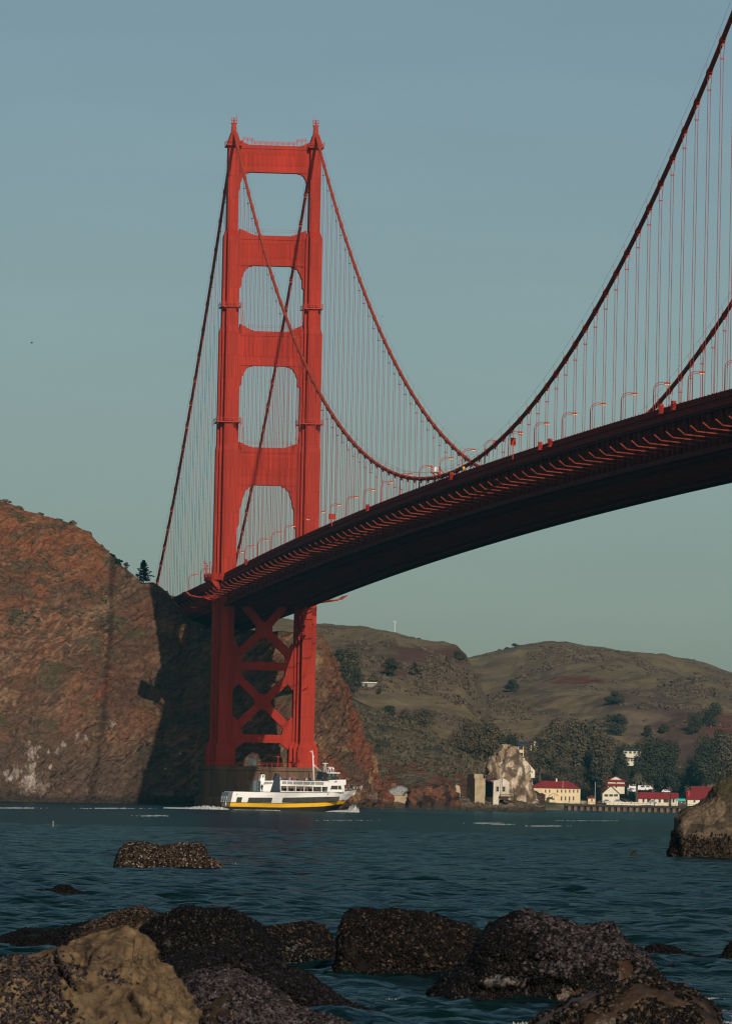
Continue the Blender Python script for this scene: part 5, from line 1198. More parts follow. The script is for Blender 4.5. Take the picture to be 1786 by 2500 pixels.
        o, P, n = mound(outl, D, th, -.12, 130, 60, .05, sd, c_dark, "sea_rock", ROCKWET, lab); mussels(o, P, n, cnt, sz, np.ones(P.shape[:2]), sd, DARKP)
    o, P, n = mound([(280, 2122), (283, 2110), (294, 2078), (308, 2060), (330, 2057), (352, 2058), (372, 2062), (420, 2063), (440, 2060), (478, 2060), (496, 2066), (502, 2080), (500, 2094), (515, 2096), (532, 2104), (548, 2121)], 259, 4.2, -.3, 300, 150, .06, 35, c_brown, "sea_rock", ROCK, "flat topped brown rock standing alone in the open water", e=.5)
    mussels(o, P, n, 11000, .11, np.ones(P.shape[:2]), 36, BROWNP+BROWNP[:2]+DARKP[:2]+[(.2, .15, .12)])
    # the boulder at the right edge
    def c_rb(P, n):
        z = P[..., 2]; c = np.zeros(P.shape)+np.array([.135, .098, .066])
        c = mixc(c, (.09, .066, .048), sstep(-.1, .5, fbm(P/1.2, 4, off=3))*.8); c = mixc(c, (.19, .14, .09), sstep(.2, .6, fbm(P/.8, 4, off=13))*.6)
        c = mixc(c, (.035, .027, .022), sstep(.82, 1.05, ridged(P/np.array([2.2, 2.2, 1.6]), 2, off=23))*.8)
        c = mixc(c, (.052, .048, .024), sstep(2.9, 3.5, z+.5*fbm(P/.6, 3)-.0)*.9)
        c = mixc(c, (.05, .036, .026), sstep(1.35, .8, z+.35*fbm(P/.5, 4))); return c
    o, P, n = mound([(1626, 2096), (1630, 2090), (1642, 2050), (1655, 2005), (1664, 1985), (1684, 1971), (1704, 1961), (1722, 1946), (1733, 1928), (1742, 1912), (1757, 1900), (1778, 1894), (1810, 1884), (1880, 1880), (1990, 1900), (2080, 1980), (2130, 2110)], 377, 6.5, -.3, 420, 240, .045, 41, c_rb, "boulder", ROCK, "huge brown boulder with a mossy top and a mussel band at the frame edge", e=.5, cracks=[[(1800, 1945), (1785, 1963), (1764, 1988), (1740, 2011), (1725, 2016)]], cw=3.5, cd=.12)
    mussels(o, P, n, 8000, .12, sstep(1.35, .9, P[..., 2]+.35*fbm(P/.5, 3))+1e-6, 42, BROWNP+DARKP)
    # rocks of the far shore
    def c_stack(P, n):
        z = P[..., 2]; c = np.zeros(P.shape)+np.array([.27, .19, .125])
        c = mixc(c, (.66, .55, .43), sstep(-.1, .45, fbm(P/np.array([3.2, 6, 6.5]), 5, off=5))*.9); c = mixc(c, (.30, .20, .10), sstep(.1, .5, fbm(P/np.array([4, 6, 7]), 4, off=9))*.7)
        c = mixc(c, (.06, .045, .035), sstep(.5, .9, ridged(P/np.array([4, 6, 7]), 3, off=19)-.2)*.8); c = mixc(c, (.05, .037, .03), sstep(2.2, 1.0, z)); return c
    mound([(1160, 1985), (1174, 1905), (1186, 1882), (1192, 1858), (1206, 1840), (1220, 1822), (1230, 1816), (1242, 1815), (1256, 1826), (1270, 1842), (1282, 1862), (1290, 1876), (1293, 1905), (1298, 1932), (1306, 1940), (1314, 1972), (1320, 1990)], 2652, 15, -.5, 300, 170, .075, 51, c_stack, "sea_stack", ROCK, "tall pointed rock streaked white with bird droppings behind the ruined house", e=.55)
    def c_red(P, n):
        c = np.zeros(P.shape)+np.array([.13, .055, .033]); c = mixc(c, (.06, .038, .028), sstep(-.1, .4, fbm(P/4, 5, off=3))); c = mixc(c, (.26, .15, .08), sstep(.35, .7, fbm(P/3, 4, off=13))*.6)
        c = mixc(c, (.02, .014, .012), sstep(.75, 1.05, ridged(P/np.array([6, 6, 9]), 2, off=33))*.9); return mixc(c, (.04, .03, .024), sstep(2.2, 1.0, P[..., 2]))
    mound([(990, 1982), (996, 1950), (1002, 1925), (1022, 1916), (1048, 1914), (1075, 1911), (1098, 1914), (1108, 1926), (1116, 1940), (1124, 1960), (1130, 1984)], 2600, 14, -.5, 240, 140, .10, 52, c_red, "sea_rock", ROCK, "rust red rock outcrop with dark clefts on the far shore", e=.45)
    mound([(1108, 1986), (1116, 1962), (1130, 1950), (1146, 1948), (1165, 1942), (1180, 1948), (1200, 1956), (1226, 1950), (1250, 1954), (1270, 1966), (1300, 1974), (1318, 1988)], 2612, 13, -.5, 260, 130, .12, 53, c_red, "sea_rock", ROCK, "orange brown ledge under the ruined white house", e=.5)
build_rocks()

# ------------------------------------------------------------------ vegetation
def leaf_cloud(rs, lobes, n, size, flat=1.0, up=0.3):
    """n leaf quads spread near the surface of several lobes ((centre),(radii))"""
    w_ = np.array([l[1][0]*l[1][2] for l in lobes]); w_ = w_/w_.sum(); k = rs.choice(len(lobes), n, p=w_)
    C = np.array([l[0] for l in lobes])[k]; R = np.array([l[1] for l in lobes])[k]
    d = rs.normal(size=(n, 3)); d /= np.linalg.norm(d, axis=1)[:, None]; rad = rs.uniform(.35, 1.06, (n, 1))**.55
    c = C+d*R*rad; nn = d+rs.normal(size=(n, 3))*.30+np.array([0, 0, up]); nn /= np.linalg.norm(nn, axis=1)[:, None]
    t = np.cross(nn, rs.normal(size=(n, 3))); t /= np.linalg.norm(t, axis=1)[:, None]; s = np.cross(nn, t)
    a = size*rs.uniform(.5, 1.3, (n, 1)); b = a*rs.uniform(.45, .9, (n, 1))
    V = np.stack([c-t*a-s*b*.3, c+s*b, c+t*a+s*b*.3, c-s*b], 1); F = np.arange(n*4).reshape(n, 4)
    return V.reshape(-1, 3), F
def crown_lobes(rs, w_, h, z0, n, d=None):
    d = d or w_; L = []
    for _ in range(n):
        a = rs.uniform(0, 2*PI); r = math.sqrt(rs.rand())*.62; t = rs.rand()
        zz = z0+h*(.18+.66*t); sh = math.sin(PI*min(.98, .22+.66*t)); q = rs.uniform(.20, .36)
        L.append(((r*math.cos(a)*w_/2*sh*1.1, r*math.sin(a)*d/2*sh*1.1, zz), (w_*q*.8, d*q*.8, h*q*.62)))
    return L
def make_tree(name, label, cat, loc, w_, h, leafm, seed, n=1600, lsize=.8, trunk_h=.25, nl=14, group=None, d=None, bark=BARK):
    rs = np.random.RandomState(seed); t = thing(name, label, cat, loc, group=group)
    z0 = h*trunk_h*.7; L = crown_lobes(rs, w_, h-z0, z0, nl, d); V, F = leaf_cloud(rs, L, n, lsize)
    raw_mesh("crown", V, F, leafm, t, False)
    m = MB(); r = max(.15, h*.022); lean = rs.normal(size=2)*h*.03
    m.tube([(0, 0, -.8), (lean[0]*.4, lean[1]*.4, h*.2), (lean[0], lean[1], h*.45), (lean[0]*1.3, lean[1]*1.3, h*.72)], [r*1.3, r, r*.75, r*.3], 7)
    for c, rr in L[:6]: m.tube([(lean[0]*.6, lean[1]*.6, h*.28), (c[0]*.5, c[1]*.5, (c[2]+h*.28)/2+h*.04), c], [r*.55, r*.4, r*.15], 5)
    m.build("trunk", bark, t); return t
def tree_px(key, x0, x1, ytop, ybase, leafm, label, name="tree", cat="tree", seed=0, n=1600, lf=.034, trunk=.2, nl=14, group=None, D=None, depth=None):
    p = onto(key, (x0+x1)/2, ybase) if D is None else pix1((x0+x1)/2, ybase, float(D))
    if p is None: p = pix1((x0+x1)/2, ybase, 4200.0)
    DD = (p-CAM)@CF; k = DD/FOC; w_ = (x1-x0)*k; h = (ybase-ytop)*k
    return make_tree(name, label, cat, p, w_*1.02, h*1.05, leafm, seed, n, max(.35, lf*max(w_, h)), trunk, nl, group, depth)
def build_trees():
    E, Dk, Ol = LEAF_EUC, LEAF_DARK, LEAF_OLIVE; g = "eucalyptus grove behind the waterfront buildings"
    # grove left of the white stack, behind the slope
    for i, (x0, x1, yt, yb, lm, lab) in enumerate([
        (1090, 1150, 1782, 1880, E, "eucalyptus at the slope edge of the grove, lowest of its clump"), (1118, 1182, 1760, 1888, E, "tall eucalyptus with a bare pale limb above the scrub slope"), (1160, 1222, 1752, 1890, E, "eucalyptus with the highest crown left of the terrace house"), (1196, 1236, 1790, 1890, Dk, "narrow dark tree beside the terrace house"), (1232, 1262, 1790, 1850, Dk, "small dark tree against the hill above the terrace house roof"), (1040, 1100, 1800, 1860, Ol, "low olive green tree where the grove meets the slope"),
        (1284, 1350, 1790, 1900, E, "eucalyptus overhanging the end of the long cream hall"), (1318, 1392, 1756, 1915, E, "massive eucalyptus behind the red roof of the cream hall"), (1360, 1440, 1743, 1925, E, "tallest eucalyptus crown behind the cream hall"), (1400, 1470, 1760, 1935, E, "eucalyptus crown between the cream hall and the tiered house"), (1440, 1500, 1790, 1935, E, "eucalyptus standing close behind the tiered house"), (1330, 1400, 1850, 1930, E, "lower eucalyptus right above the hall roof"), (1400, 1465, 1865, 1942, E, "bushy eucalyptus filling the gap beside the flagpole"),
        (1490, 1545, 1812, 1925, Dk, "dark tree among the half hidden houses"), (1530, 1590, 1806, 1930, E, "eucalyptus over the slate roofed house"), (1560, 1625, 1800, 1935, Dk, "broad dark tree above the white vans"), (1600, 1660, 1815, 1945, Dk, "dark tree behind the red roofed sheds"), (1470, 1530, 1850, 1930, Dk, "low dark tree behind the two tier building"), (1580, 1640, 1860, 1945, E, "lower brownish tree behind the sheds"), (1640, 1668, 1880, 1950, Ol, "thin olive tree left of the big red roof"),
        (1690, 1750, 1800, 1935, Dk, "tall dark tree above the big red roof"), (1730, 1800, 1790, 1940, E, "large grey green tree at the frame edge above the boulder"), (1660, 1715, 1850, 1945, Ol, "low spreading tree behind the big red roof"), (1770, 1860, 1800, 1940, Dk, "dark tree cut by the frame edge")]):
        tree_px("flat" if yb > 1900 else "east_hill", x0-8, x1+8, yt, yb+4, lm, lab, "eucalyptus_tree" if lm is E else "tree", "tree", 100+i, 6500, .019, .14, 26, g, D=(4075 if yb > 1895 else (4100 if x0 > 1225 else 3240))+i % 5*9)
    for i, (x0, x1, yt, yb, lab) in enumerate([(1500, 1534, 1836, 1932, "slim dark tree covering one end of the half hidden houses"), (1536, 1566, 1846, 1936, "slim dark tree between the half hidden houses and the palm"), (1516, 1546, 1858, 1936, "short dark tree in front of the half hidden houses")]):
        tree_px("flat", x0, x1, yt, yb, Dk, lab, "tree", "tree", 160+i, 2200, .024, .1, 16, g, D=4064+3*i)
    # hillside trees
    for i, (key, x0, x1, yt, yb, lm, lab, nm) in enumerate([
        ("east_hill", 1466, 1544, 1744, 1796, Dk, "large round dark green tree on the hill above the village", "tree"), ("east_hill", 1472, 1524, 1687, 1720, Dk, "rounded dark bush tree alone halfway up the hill", "tree"), ("east_hill", 1228, 1269, 1660, 1690, Dk, "small dark wedge shaped tree on the open grass", "tree"),
        ("east_hill", 1700, 1768, 1711, 1775, Dk, "tall leaning pine on the reddish slope", "pine_tree"), ("east_hill", 1668, 1716, 1742, 1794, Dk, "lower half of the leaning pine clump on the reddish slope", "pine_tree"), ("east_hill", 1726, 1768, 1782, 1830, Dk, "round dark tree under the leaning pine", "tree"), ("east_hill", 1564, 1596, 1771, 1800, Dk, "small dark tree on the slope, lower one of a pair", "tree"), ("east_hill", 1602, 1634, 1768, 1790, Dk, "small dark tree on the slope, upper one of a pair", "tree"),
        ("west_hill", 798, 850, 1585, 1690, Dk, "tall dark tree beside the tower below the ridge", "tree"), ("west_hill", 822, 884, 1577, 1650, E, "grey green tree with a wide crown below the ridge", "tree"), ("west_hill", 850, 886, 1625, 1695, Dk, "dark tree next to the hillside shack", "tree"), ("west_hill", 808, 872, 1655, 1697, Dk, "low dark tree at the foot of the ridge trees", "tree"), ("west_hill", 922, 980, 1608, 1654, Dk, "broad scrubby tree on the red bank", "tree"), ("west_hill", 996, 1034, 1612, 1650, LEAF_SCRUB, "brown scrub tree on the red bank", "tree"), ("west_hill", 896, 926, 1643, 1668, E, "small tree above the shack", "tree"), ("west_hill", 918, 932, 1680, 1696, Dk, "small dark shrub below the shack", "shrub"),
        ("west_hill", 962, 1010, 1732, 1782, E, "grey tree at the edge of the scrub slope", "tree"), ("west_hill", 1000, 1070, 1726, 1788, E, "wide grey green tree above the scrub slope", "tree"), ("west_hill", 925, 972, 1722, 1752, Dk, "dark low tree at the head of the scrub slope", "tree"),
        ("west_hill", 1104, 1136, 1590, 1616, Dk, "dark bush filling the notch between the two hills", "shrub")]):
        tree_px(key, x0, x1, yt, yb, lm, lab, nm, "tree" if nm != "shrub" else "shrub", 200+i, 2400, .027, .12, 14, "trees scattered on the hills")
    # wind shaped trees on the skyline
    for i, (x0, x1, yt, yb, lab) in enumerate([(990, 1014, 1553, 1575, "flat topped skyline tree, bigger one of the cluster"), (1008, 1034, 1558, 1577, "skyline tree leaning against the bigger flat topped one"), (1045, 1064, 1568, 1581, "lone small umbrella shaped tree on the skyline"), (1222, 1250, 1580, 1597, "wind bent shrub where the second hill begins"), (1245, 1271, 1571, 1588, "wind bent tree streaming uphill on the skyline")]):
        tree_px("west_hill" if x0 < 1200 else "east_hill", x0, x1, yt, yb, LEAF_DARK, lab, "tree", "tree", 300+i, 500, .05, .5, 7, "trees on the skyline", D=4480 if x0 < 1200 else 5380)
    # conifer and bushes on the headland
    D = 2530.0; p = pix1(350, 1428, D); k = D/FOC; t = thing("conifer_tree", "dark conifer with layered branches on the cliff edge left of the cable", "tree", p)
    rs = np.random.RandomState(9); H = (1428-1367)*k; L = []
    V = []; F = []; m = MB(); m.tube([(0, 0, -1), (0, 0, H*.5), (.1, 0, H)], [.28, .18, .03], 7)
    for j in range(15):
        z = H*(.16+.80*j/14); r = (1-j/15.5)*H*.44*rs.uniform(.7, 1.2)
        for a in np.arange(5)*2*PI/5+rs.rand()*6:
            a += rs.uniform(-.4, .4); rr = r*rs.uniform(.55, 1.2); e = np.array([rr*math.cos(a), rr*math.sin(a), z+rr*.12]); m.tube([(0, 0, z), tuple(e)], [.06, .015], 4, cap=False)
            for q in np.linspace(.3, 1.05, 7):
                for _ in range(2):
                    c = np.array([0, 0, z])*(1-q)+e*q+rs.normal(size=3)*.10; sx = rs.uniform(.28, .60); b = len(V)
                    d1 = rs.normal(size=3)*np.array([1, 1, .35]); d1 /= np.linalg.norm(d1); d2 = np.cross(d1, rs.normal(size=3)); d2 /= np.linalg.norm(d2)
                    V += [c-d1*sx, c-d2*sx*.45-[0, 0, .08], c+d1*sx, c+d2*sx*.45]; F.append((b, b+1, b+2, b+3))
    m.build("trunk", BARK, t); raw_mesh("crown", V, F, LEAF_CON, t, False)
    for i, (px, py, w_, h, lm, lab) in enumerate([(178, 1281, 20, 14, LEAF_SCRUB, "brown leggy shrub on the red crest of the cliff"), (217, 1306, 16, 14, LEAF_SCRUB, "shrub on the cliff crest just past the leggy one"), (47, 1244, 22, 12, LEAF_OLIVE, "olive bush on the highest part of the cliff crest"), (10, 1228, 34, 14, LEAF_OLIVE, "wide olive bush at the frame edge on the crest"), (309, 1384, 14, 14, LEAF_OLIVE, "small round bush near the conifer"), (288, 1376, 30, 16, LEAF_CON, "dark mat of bushes on the shaded crest"), (270, 1362, 22, 14, LEAF_CON, "dark bush at the top of the shaded crest"), (140, 1270, 26, 8, LEAF_OLIVE, "low bush patch in the middle of the crest"), (100, 1257, 18, 9, LEAF_OLIVE, "tufted bush on the orange crest"), (245, 1336, 18, 11, LEAF_OLIVE, "bush on the falling crest above the cable shadow"), (406, 1448, 10, 9, LEAF_OLIVE, "tiny bush on the dark crest next to the cable")]):
        D = float(keyed([(0, 2562), (141, 2550), (246, 2535), (347, 2515), (444, 2528)], px)); p = pix1(px, py+5, D); k = D/FOC
        make_tree("bush", lab, "bush", p, w_*k*1.2, h*k*1.15, lm, 400+i, 420, .34, .08, 9, "bushes on the cliff crest")
    # scrub: uncountable low bushes over the hills and the slope
    def scrub(name, label, key, box, n, size, lm, seed, keep, per=14):
        rs = np.random.RandomState(seed); Vs = []
        pts = []
        for _ in range(n*6):
            px, py = rs.uniform(box[0], box[1]), rs.uniform(box[2], box[3]); p = onto(key, px, py)
            if p is None: continue
            pts.append(p)
            if len(pts) >= n*3: break
        pts = np.array(pts); kv = fbm(pts/keep, 4, off=seed)
        pts = pts[np.argsort(-kv)][:n]; N_ = len(pts)*per
        c = np.repeat(pts, per, 0); s0 = np.repeat(size*rs.uniform(.5, 1.6, len(pts))**1.3, per)[:, None]
        d = rs.normal(size=(N_, 3)); d /= np.linalg.norm(d, axis=1)[:, None]; d[:, 2] = np.abs(d[:, 2])*.45; c = c+d*s0*rs.uniform(.5, 1.0, (N_, 1))
        nn = d+rs.normal(size=(N_, 3))*.4; nn /= np.linalg.norm(nn, axis=1)[:, None]; t = np.cross(nn, rs.normal(size=(N_, 3))); t /= np.linalg.norm(t, axis=1)[:, None]; s = np.cross(nn, t); a = s0*.5
        V = np.stack([c-t*a, c+s*a*.7, c+t*a, c-s*a*.7], 1).reshape(-1, 3)
        o = raw_mesh(name, V, np.arange(N_*4).reshape(-1, 4), lm, None, False); tag(o, label, "scrub", kind="stuff")
    scrub("hill_scrub", "low purplish brown scrub scattered over the broad eastern hill", "east_hill", (1080, 1790, 1572, 1870), 3000, 1.25, LEAF_SCRUB, 1, np.array([70., 70, 25]), 9)
    scrub("ridge_scrub", "low scrub over the western hill and its skyline", "west_hill", (775, 1320, 1538, 1780), 2600, 1.15, LEAF_SCRUB, 2, np.array([60., 60, 22]), 9)
    scrub("slope_scrub", "dense grey green scrub on the slope above the red bank", "slope", (835, 1200, 1700, 1905), 2600, 1.1, LEAF_OLIVE, 3, np.array([14., 14, 8]), 12)
    scrub("cliff_scrub", "thin dry scrub on the crest and face of the cliff", "headland", (-20, 330, 1225, 1560), 900, .55, LEAF_OLIVE, 4, np.array([9., 9, 7]), 10)
build_trees()

# ------------------------------------------------------------------ buildings of the far shore
def bframe(px, py, D):
    p = pix1(px, py, float(D)); return p, float(D)/FOC
def house(name, label, px0, px1, ybase, yeave, yridge, D, depth, wallm, roofm, wins=(), ridge='x', over=.5, hip=0.0, cat="building", yaw=0.0, gable_in=None, doors=()):
    """wins/doors: (x0,x1,y0,y1) rectangles in source pixels on the facade that faces the water"""
    p, k = bframe(px0, ybase, D); t = thing(name, label, cat, p, RZ+yaw); W = (px1-px0)*k; E_ = (ybase-yeave)*k; R_ = (ybase-yridge)*k
    m = MB(); m.box(0, W, 0, depth, -1.5, E_-.01)
    if ridge == 'x' and not hip:
        m.prism([(0.02, E_-.02), (depth-.02, E_-.02), (depth/2, R_-.25)], .02, W-.02, axis='x')
    elif ridge == 'y': m.prism([(.02, E_-.02), (W-.02, E_-.02), (W/2, R_-.2)], .02, depth-.02, axis='y')
    wl = m.build("wall", wallm, t)
    r = MB(); o = over; th = .18
    if ridge == 'x' and hip:
        a = hip*depth/2; V = [(-o, -o, E_), (W+o, -o, E_), (W+o, depth+o, E_), (-o, depth+o, E_), (a, depth/2, R_), (W-a, depth/2, R_)]
        r.add(V, [(0, 1, 5, 4), (2, 3, 4, 5), (1, 2, 5), (3, 0, 4), (3, 2, 1, 0)])
    elif ridge == 'x':
        for s in (0, 1):
            y0 = -o if s == 0 else depth+o; z0 = E_-(R_-E_)*o/(depth/2)
            r.hexa([(-o, y0, z0), (W+o, y0, z0), (W+o, depth/2, R_), (-o, depth/2, R_), (-o, y0, z0+th), (W+o, y0, z0+th), (W+o, depth/2, R_+th), (-o, depth/2, R_+th)])
    else:
        for s in (0, 1):
            x0 = -o if s == 0 else W+o; z0 = E_-(R_-E_)*o/(W/2)
            r.hexa([(x0, -o, z0), (x0, depth+o, z0), (W/2, depth+o, R_), (W/2, -o, R_), (x0, -o, z0+th), (x0, depth+o, z0+th), (W/2, depth+o, R_+th), (W/2, -o, R_+th)])
    r.build("roof", roofm, t)
    def rect(q, mm, nm, fr=True):
        x0, x1, y0, y1 = (q[0]-px0)*k, (q[1]-px0)*k, (ybase-q[3])*k, (ybase-q[2])*k
        # the picture is rolled a little: lower the far end
        dz = (q[0]-px0)*k*.0214
        w0 = MB(); w0.box(x0, x1, -.06, -.003, y0+dz, y1+dz); w_ = w0.build(nm, mm, wl)
        if fr:
            f = MB(); f.box(x0-.12, x1+.12, -.1, -.003, y0+dz-.14, y0+dz-.004); f.build("sill", OFFW, w_)
    for q in wins: rect(q, DGLASS, "window")
    for q in doors: rect(q, WOODD, "door", False)
    return t, k, wl
def build_village():
    D = 3955
    def z5(x, y): return 1100+x*.2463, 1780+y*.2463
    def z6(x, y): return 1400+x*.2377, 1750+y*.2377
    wn = []
    for x in (935, 975, 1053, 1093, 1133, 1173, 1213, 1253): a, b = z5(x, 600); wn.append((a-1.5, a+1.5, b, b+7.4))
    for x in (1093, 1133, 1173, 1213): a, b = z5(x, 667); wn.append((a-1.6, a+1.6, b, b+10))
    t, k, wl = house("waterfront_hall", "long cream two storey hall with a red roof behind the quay", 1294, 1415, 1957, 1923, 1905, D, 13, CREAM, RROOF, wn, hip=1.0, over=.7)
    c = MB(); c.frus((14.1, 6), .8, .8, 9, .6, .6, 13.0); c.build("chimney", OFFW, t)
    house("porch", "small gabled cream entrance house in front of the long hall", 1340, 1361, 1952, 1942, 1936, D-8, 4, CREAM, RROOF, [(1345, 1348, 1944, 1949)], ridge='y', over=.3)
    house("hall_annex", "low cream annex between the white rock and the long hall", 1294, 1322, 1954, 1936, 1925, D-14, 8, OFFW, CREAM, ridge='x', over=.2)
    house("quay_kiosk", "little cream kiosk with a red hipped roof on the quay", 1434, 1452, 1959.5, 1948, 1942, D-20, 4, CREAM, RROOF, [(1442, 1445, 1951, 1957)], hip=.9, over=.9)
    # tiered house
    x0, y0 = z6(292, 855); x1, y1 = z6(465, 785)
    house("gabled_house", "cream house with a red roof and a columned porch under a wide gable", x0, x1, y0, y1, z6(0, 706)[1], D-6, 16, OFFW, RROOF, [(z6(310, 0)[0], z6(350, 0)[0], z6(0, 795)[1], z6(0, 818)[1]), (z6(360, 0)[0], z6(400, 0)[0], z6(0, 795)[1], z6(0, 818)[1]), (z6(410, 0)[0], z6(450, 0)[0], z6(0, 795)[1], z6(0, 818)[1])], ridge='y', over=.9)
    x0, y0 = z6(345, 760); x1, y1 = z6(518, 650)
    t, k, wl = house("tiered_building", "cream building with two red pent roofs rising behind the gabled house", x0, x1, y0, y1, z6(0, 606)[1], D+24, 14, OFFW, RROOF, [(z6(423, 0)[0], z6(440, 0)[0], z6(0, 666)[1], z6(0, 680)[1]), (z6(425, 0)[0], z6(441, 0)[0], z6(0, 710)[1], z6(0, 728)[1])], ridge='y', over=1.0)
    m = MB(); W = (x1-x0)*k; zz = (y0-z6(0, 705)[1])*k; m.frus((W/2, 7), W+2.4, 16.4, zz, W-.1, 13.9, zz+1.2); zz = (y0-z6(0, 662)[1])*k; m.frus((W/2, 7), W+2.4, 16.4, zz, W-.1, 13.9, zz+1.0); m.build("pent_roof", RROOF, t)
    # sheds along the quay
    def shed(a0, a1, ye, yr, lab, drs, ridge='x', dep=9):
        xx0, yy0 = z6(a0, 883); xx1, _ = z6(a1, 0); return house("boat_shed", lab, xx0, xx1, yy0, z6(0, ye)[1], z6(0, yr)[1], D-12, dep, OFFW, RROOF, (), ridge=ridge, over=.5, doors=[(z6(q0, 0)[0], z6(q1, 0)[0], z6(0, 838)[1], z6(0, 880)[1]) for q0, q1 in drs])
    shed(660, 818, 835, 775, "white shed with a red roof and two dark doors, beside the palm", ((703, 722), (750, 788)))
    shed(828, 970, 838, 780, "white shed with a tree shaded red roof between its two neighbours", ((868, 890), (918, 968)))
    t, k, wl = shed(1000, 1066, 838, 783, "short white shed with a gable and a brick chimney", ((1010, 1030),))
    c = MB(); c.frus((10.5*.9, 5), 1.0, 1.0, 3.8, .8, .8, 7.0); c.build("chimney", REDC, t)
    xx0, yy0 = z6(1165, 890); house("quay_warehouse", "big warehouse with a steep red roof half hidden by the boulder", xx0, z6(1480, 0)[0], yy0, z6(0, 842)[1], z6(0, 760)[1], D-10, 16, OFFW, RROOF, [(z6(1225, 0)[0], z6(1245, 0)[0], z6(0, 858)[1], z6(0, 880)[1])], over=.7)
    xx0, yy0 = z6(1215, 800); house("warehouse_block", "taller red roofed block rising over the warehouse", xx0, z6(1480, 0)[0], yy0, z6(0, 775)[1], z6(0, 715)[1], D+9, 14, OFFW, RROOF, over=.6)
    # canopy tent
    p, k = bframe(*z6(1046, 885), D-24); t = thing("canopy_tent", "turquoise canopy on posts next to the sheds", "tent", p, RZ); m = MB(); W = 99*.2377*k; H = 46*.2377*k
    m.prism([(0, H*.45), (W, H*.45), (W*.98, H), (W*.03, H)], 0, 3.5); m.build("canopy", TEAL, t); m = MB()
    for a in (.2, W*.5, W-.2):
        for b in (.1, 3.4): m.box(a-.06, a+.06, b-.06, b+.06, -.6, H*.46)
    m.build("tent_pole", GREYM, t)
    # houses up the slope
    x0, y0 = z5(613, 300); t, k, wl = house("terrace_house", "cream house with big dark windows and a flat solar roof above the white rock", x0, z5(718, 0)[0], y0, z5(0, 168)[1], z5(0, 160)[1], float((onto('east_hill', x0, y0)-CAM)@CF)-4, 9, CREAM, DROOF, [(*[z5(q, 0)[0] for q in (620, 660)], z5(0, 172)[1], z5(0, 204)[1]), (*[z5(q, 0)[0] for q in (670, 712)], z5(0, 172)[1], z5(0, 204)[1]), (*[z5(q, 0)[0] for q in (620, 660)], z5(0, 234)[1], z5(0, 266)[1]), (*[z5(q, 0)[0] for q in (670, 712)], z5(0, 234)[1], z5(0, 266)[1])], hip=.3, over=.4)
    r = MB(); r.hexa([((543-613)*.2463*k, -1.5, (300-164)*.2463*k), ((796-613)*.2463*k, -1.5, (300-164)*.2463*k+.8), ((796-613)*.2463*k, 9, (300-132)*.2463*k+.8), ((543-613)*.2463*k, 9, (300-132)*.2463*k), ((543-613)*.2463*k, -1.5, (300-160)*.2463*k), ((796-613)*.2463*k, -1.5, (300-160)*.2463*k+.8), ((796-613)*.2463*k, 9, (300-128)*.2463*k+.8), ((543-613)*.2463*k, 9, (300-128)*.2463*k)]); r.build("solar_roof", DROOF, t)
    r = MB()
    for a in (545, 788): r.box((a-613)*.2463*k, (a-604)*.2463*k, 0, .5, (300-215)*.2463*k, (300-160)*.2463*k)
    r.build("roof_post", CREAM, t)
    x0, y0 = z5(820, 215); house("hillside_house", "narrow cream house partly behind the eucalyptus crown", x0, z5(866, 0)[0], y0, z5(0, 140)[1], z5(0, 120)[1], 4140, 7, CREAM, CREAM, [(z5(842, 0)[0], z5(850, 0)[0], z5(0, 150)[1], z5(0, 165)[1])], over=.2)
    x0, y0 = z5(712, 455); house("red_cottage", "white cottage with a red roof tucked behind the white rock", x0, z5(830, 0)[0], y0, z5(0, 405)[1], z5(0, 340)[1], 4060, 9, OFFW, RROOF, [(z5(795, 0)[0], z5(806, 0)[0], z5(0, 415)[1], z5(0, 435)[1])], ridge='y', over=.4)
    for a0, a1, ye, yr, yb, lab in ((335, 398, 395, 360, 470, "small cream house among the trees behind the tiered building"), (510, 640, 425, 380, 475, "slate roofed house with a dark veranda among the trees"), (640, 735, 420, 385, 515, "tall cream house at the end of the row among the trees"), (505, 690, 345, 318, 390, "upper slate roofed house seen through the trees")):
        x0, y0 = z6(a0, yb); x1 = z6(a1, 0)[0]; w_ = x1-x0
        house("hillside_house", lab, x0, x1, y0, z6(0, ye)[1], z6(0, yr)[1], 4091, 8, OFFW, DROOF, [(x0+w_*q, x0+w_*(q+.14), z6(0, ye+10)[1], z6(0, ye+32)[1]) for q in (.08, .32, .56, .8)], hip=.8, over=.8)
    p = onto("west_hill", 882, 1678); p, k = p, ((p-CAM)@CF)/FOC; t = thing("hillside_shack", "grey concrete shack with an open dark side on the western hill", "shack", p, RZ)
    m = MB(); m.box(0, 36*k, 0, 6, -2, 11*k); m.build("wall", mat("grey_wall", (.24, .22, .20), .9), t); m = MB(); m.box(-.4, 36*k+.4, -.5, 6.5, 11*k+.01, 11*k+.5); m.build("roof", OFFW, t); m = MB(); m.box(8*k, 14*k, -.1, -.003, 0, 9*k); m.build("doorway", BLACK, t)
    # ruins and bunker on the rock
    D2 = 2600; x0, y0 = z5(235, 688); p, k = bframe(x0, y0, D2); t = thing("concrete_bunker", "stained concrete block tower with a smaller cap, next to the ruined house", "bunker", p, RZ+.21)
    q = .2463*k; m = MB(); m.box(0, 103*q, 0, 13, -3, 200*q); m.build("bunker_body", CONC2, t); m = MB(); m.box(-.2, 85*q, .5, 11, 200*q+.003, 243*q); m.build("bunker_cap", CONC2, t); m = MB(); m.box(-.25, 103*q+.2, -.2, 13.2, 196*q, 200*q); m.build("bunker_ledge", CONC2, t)
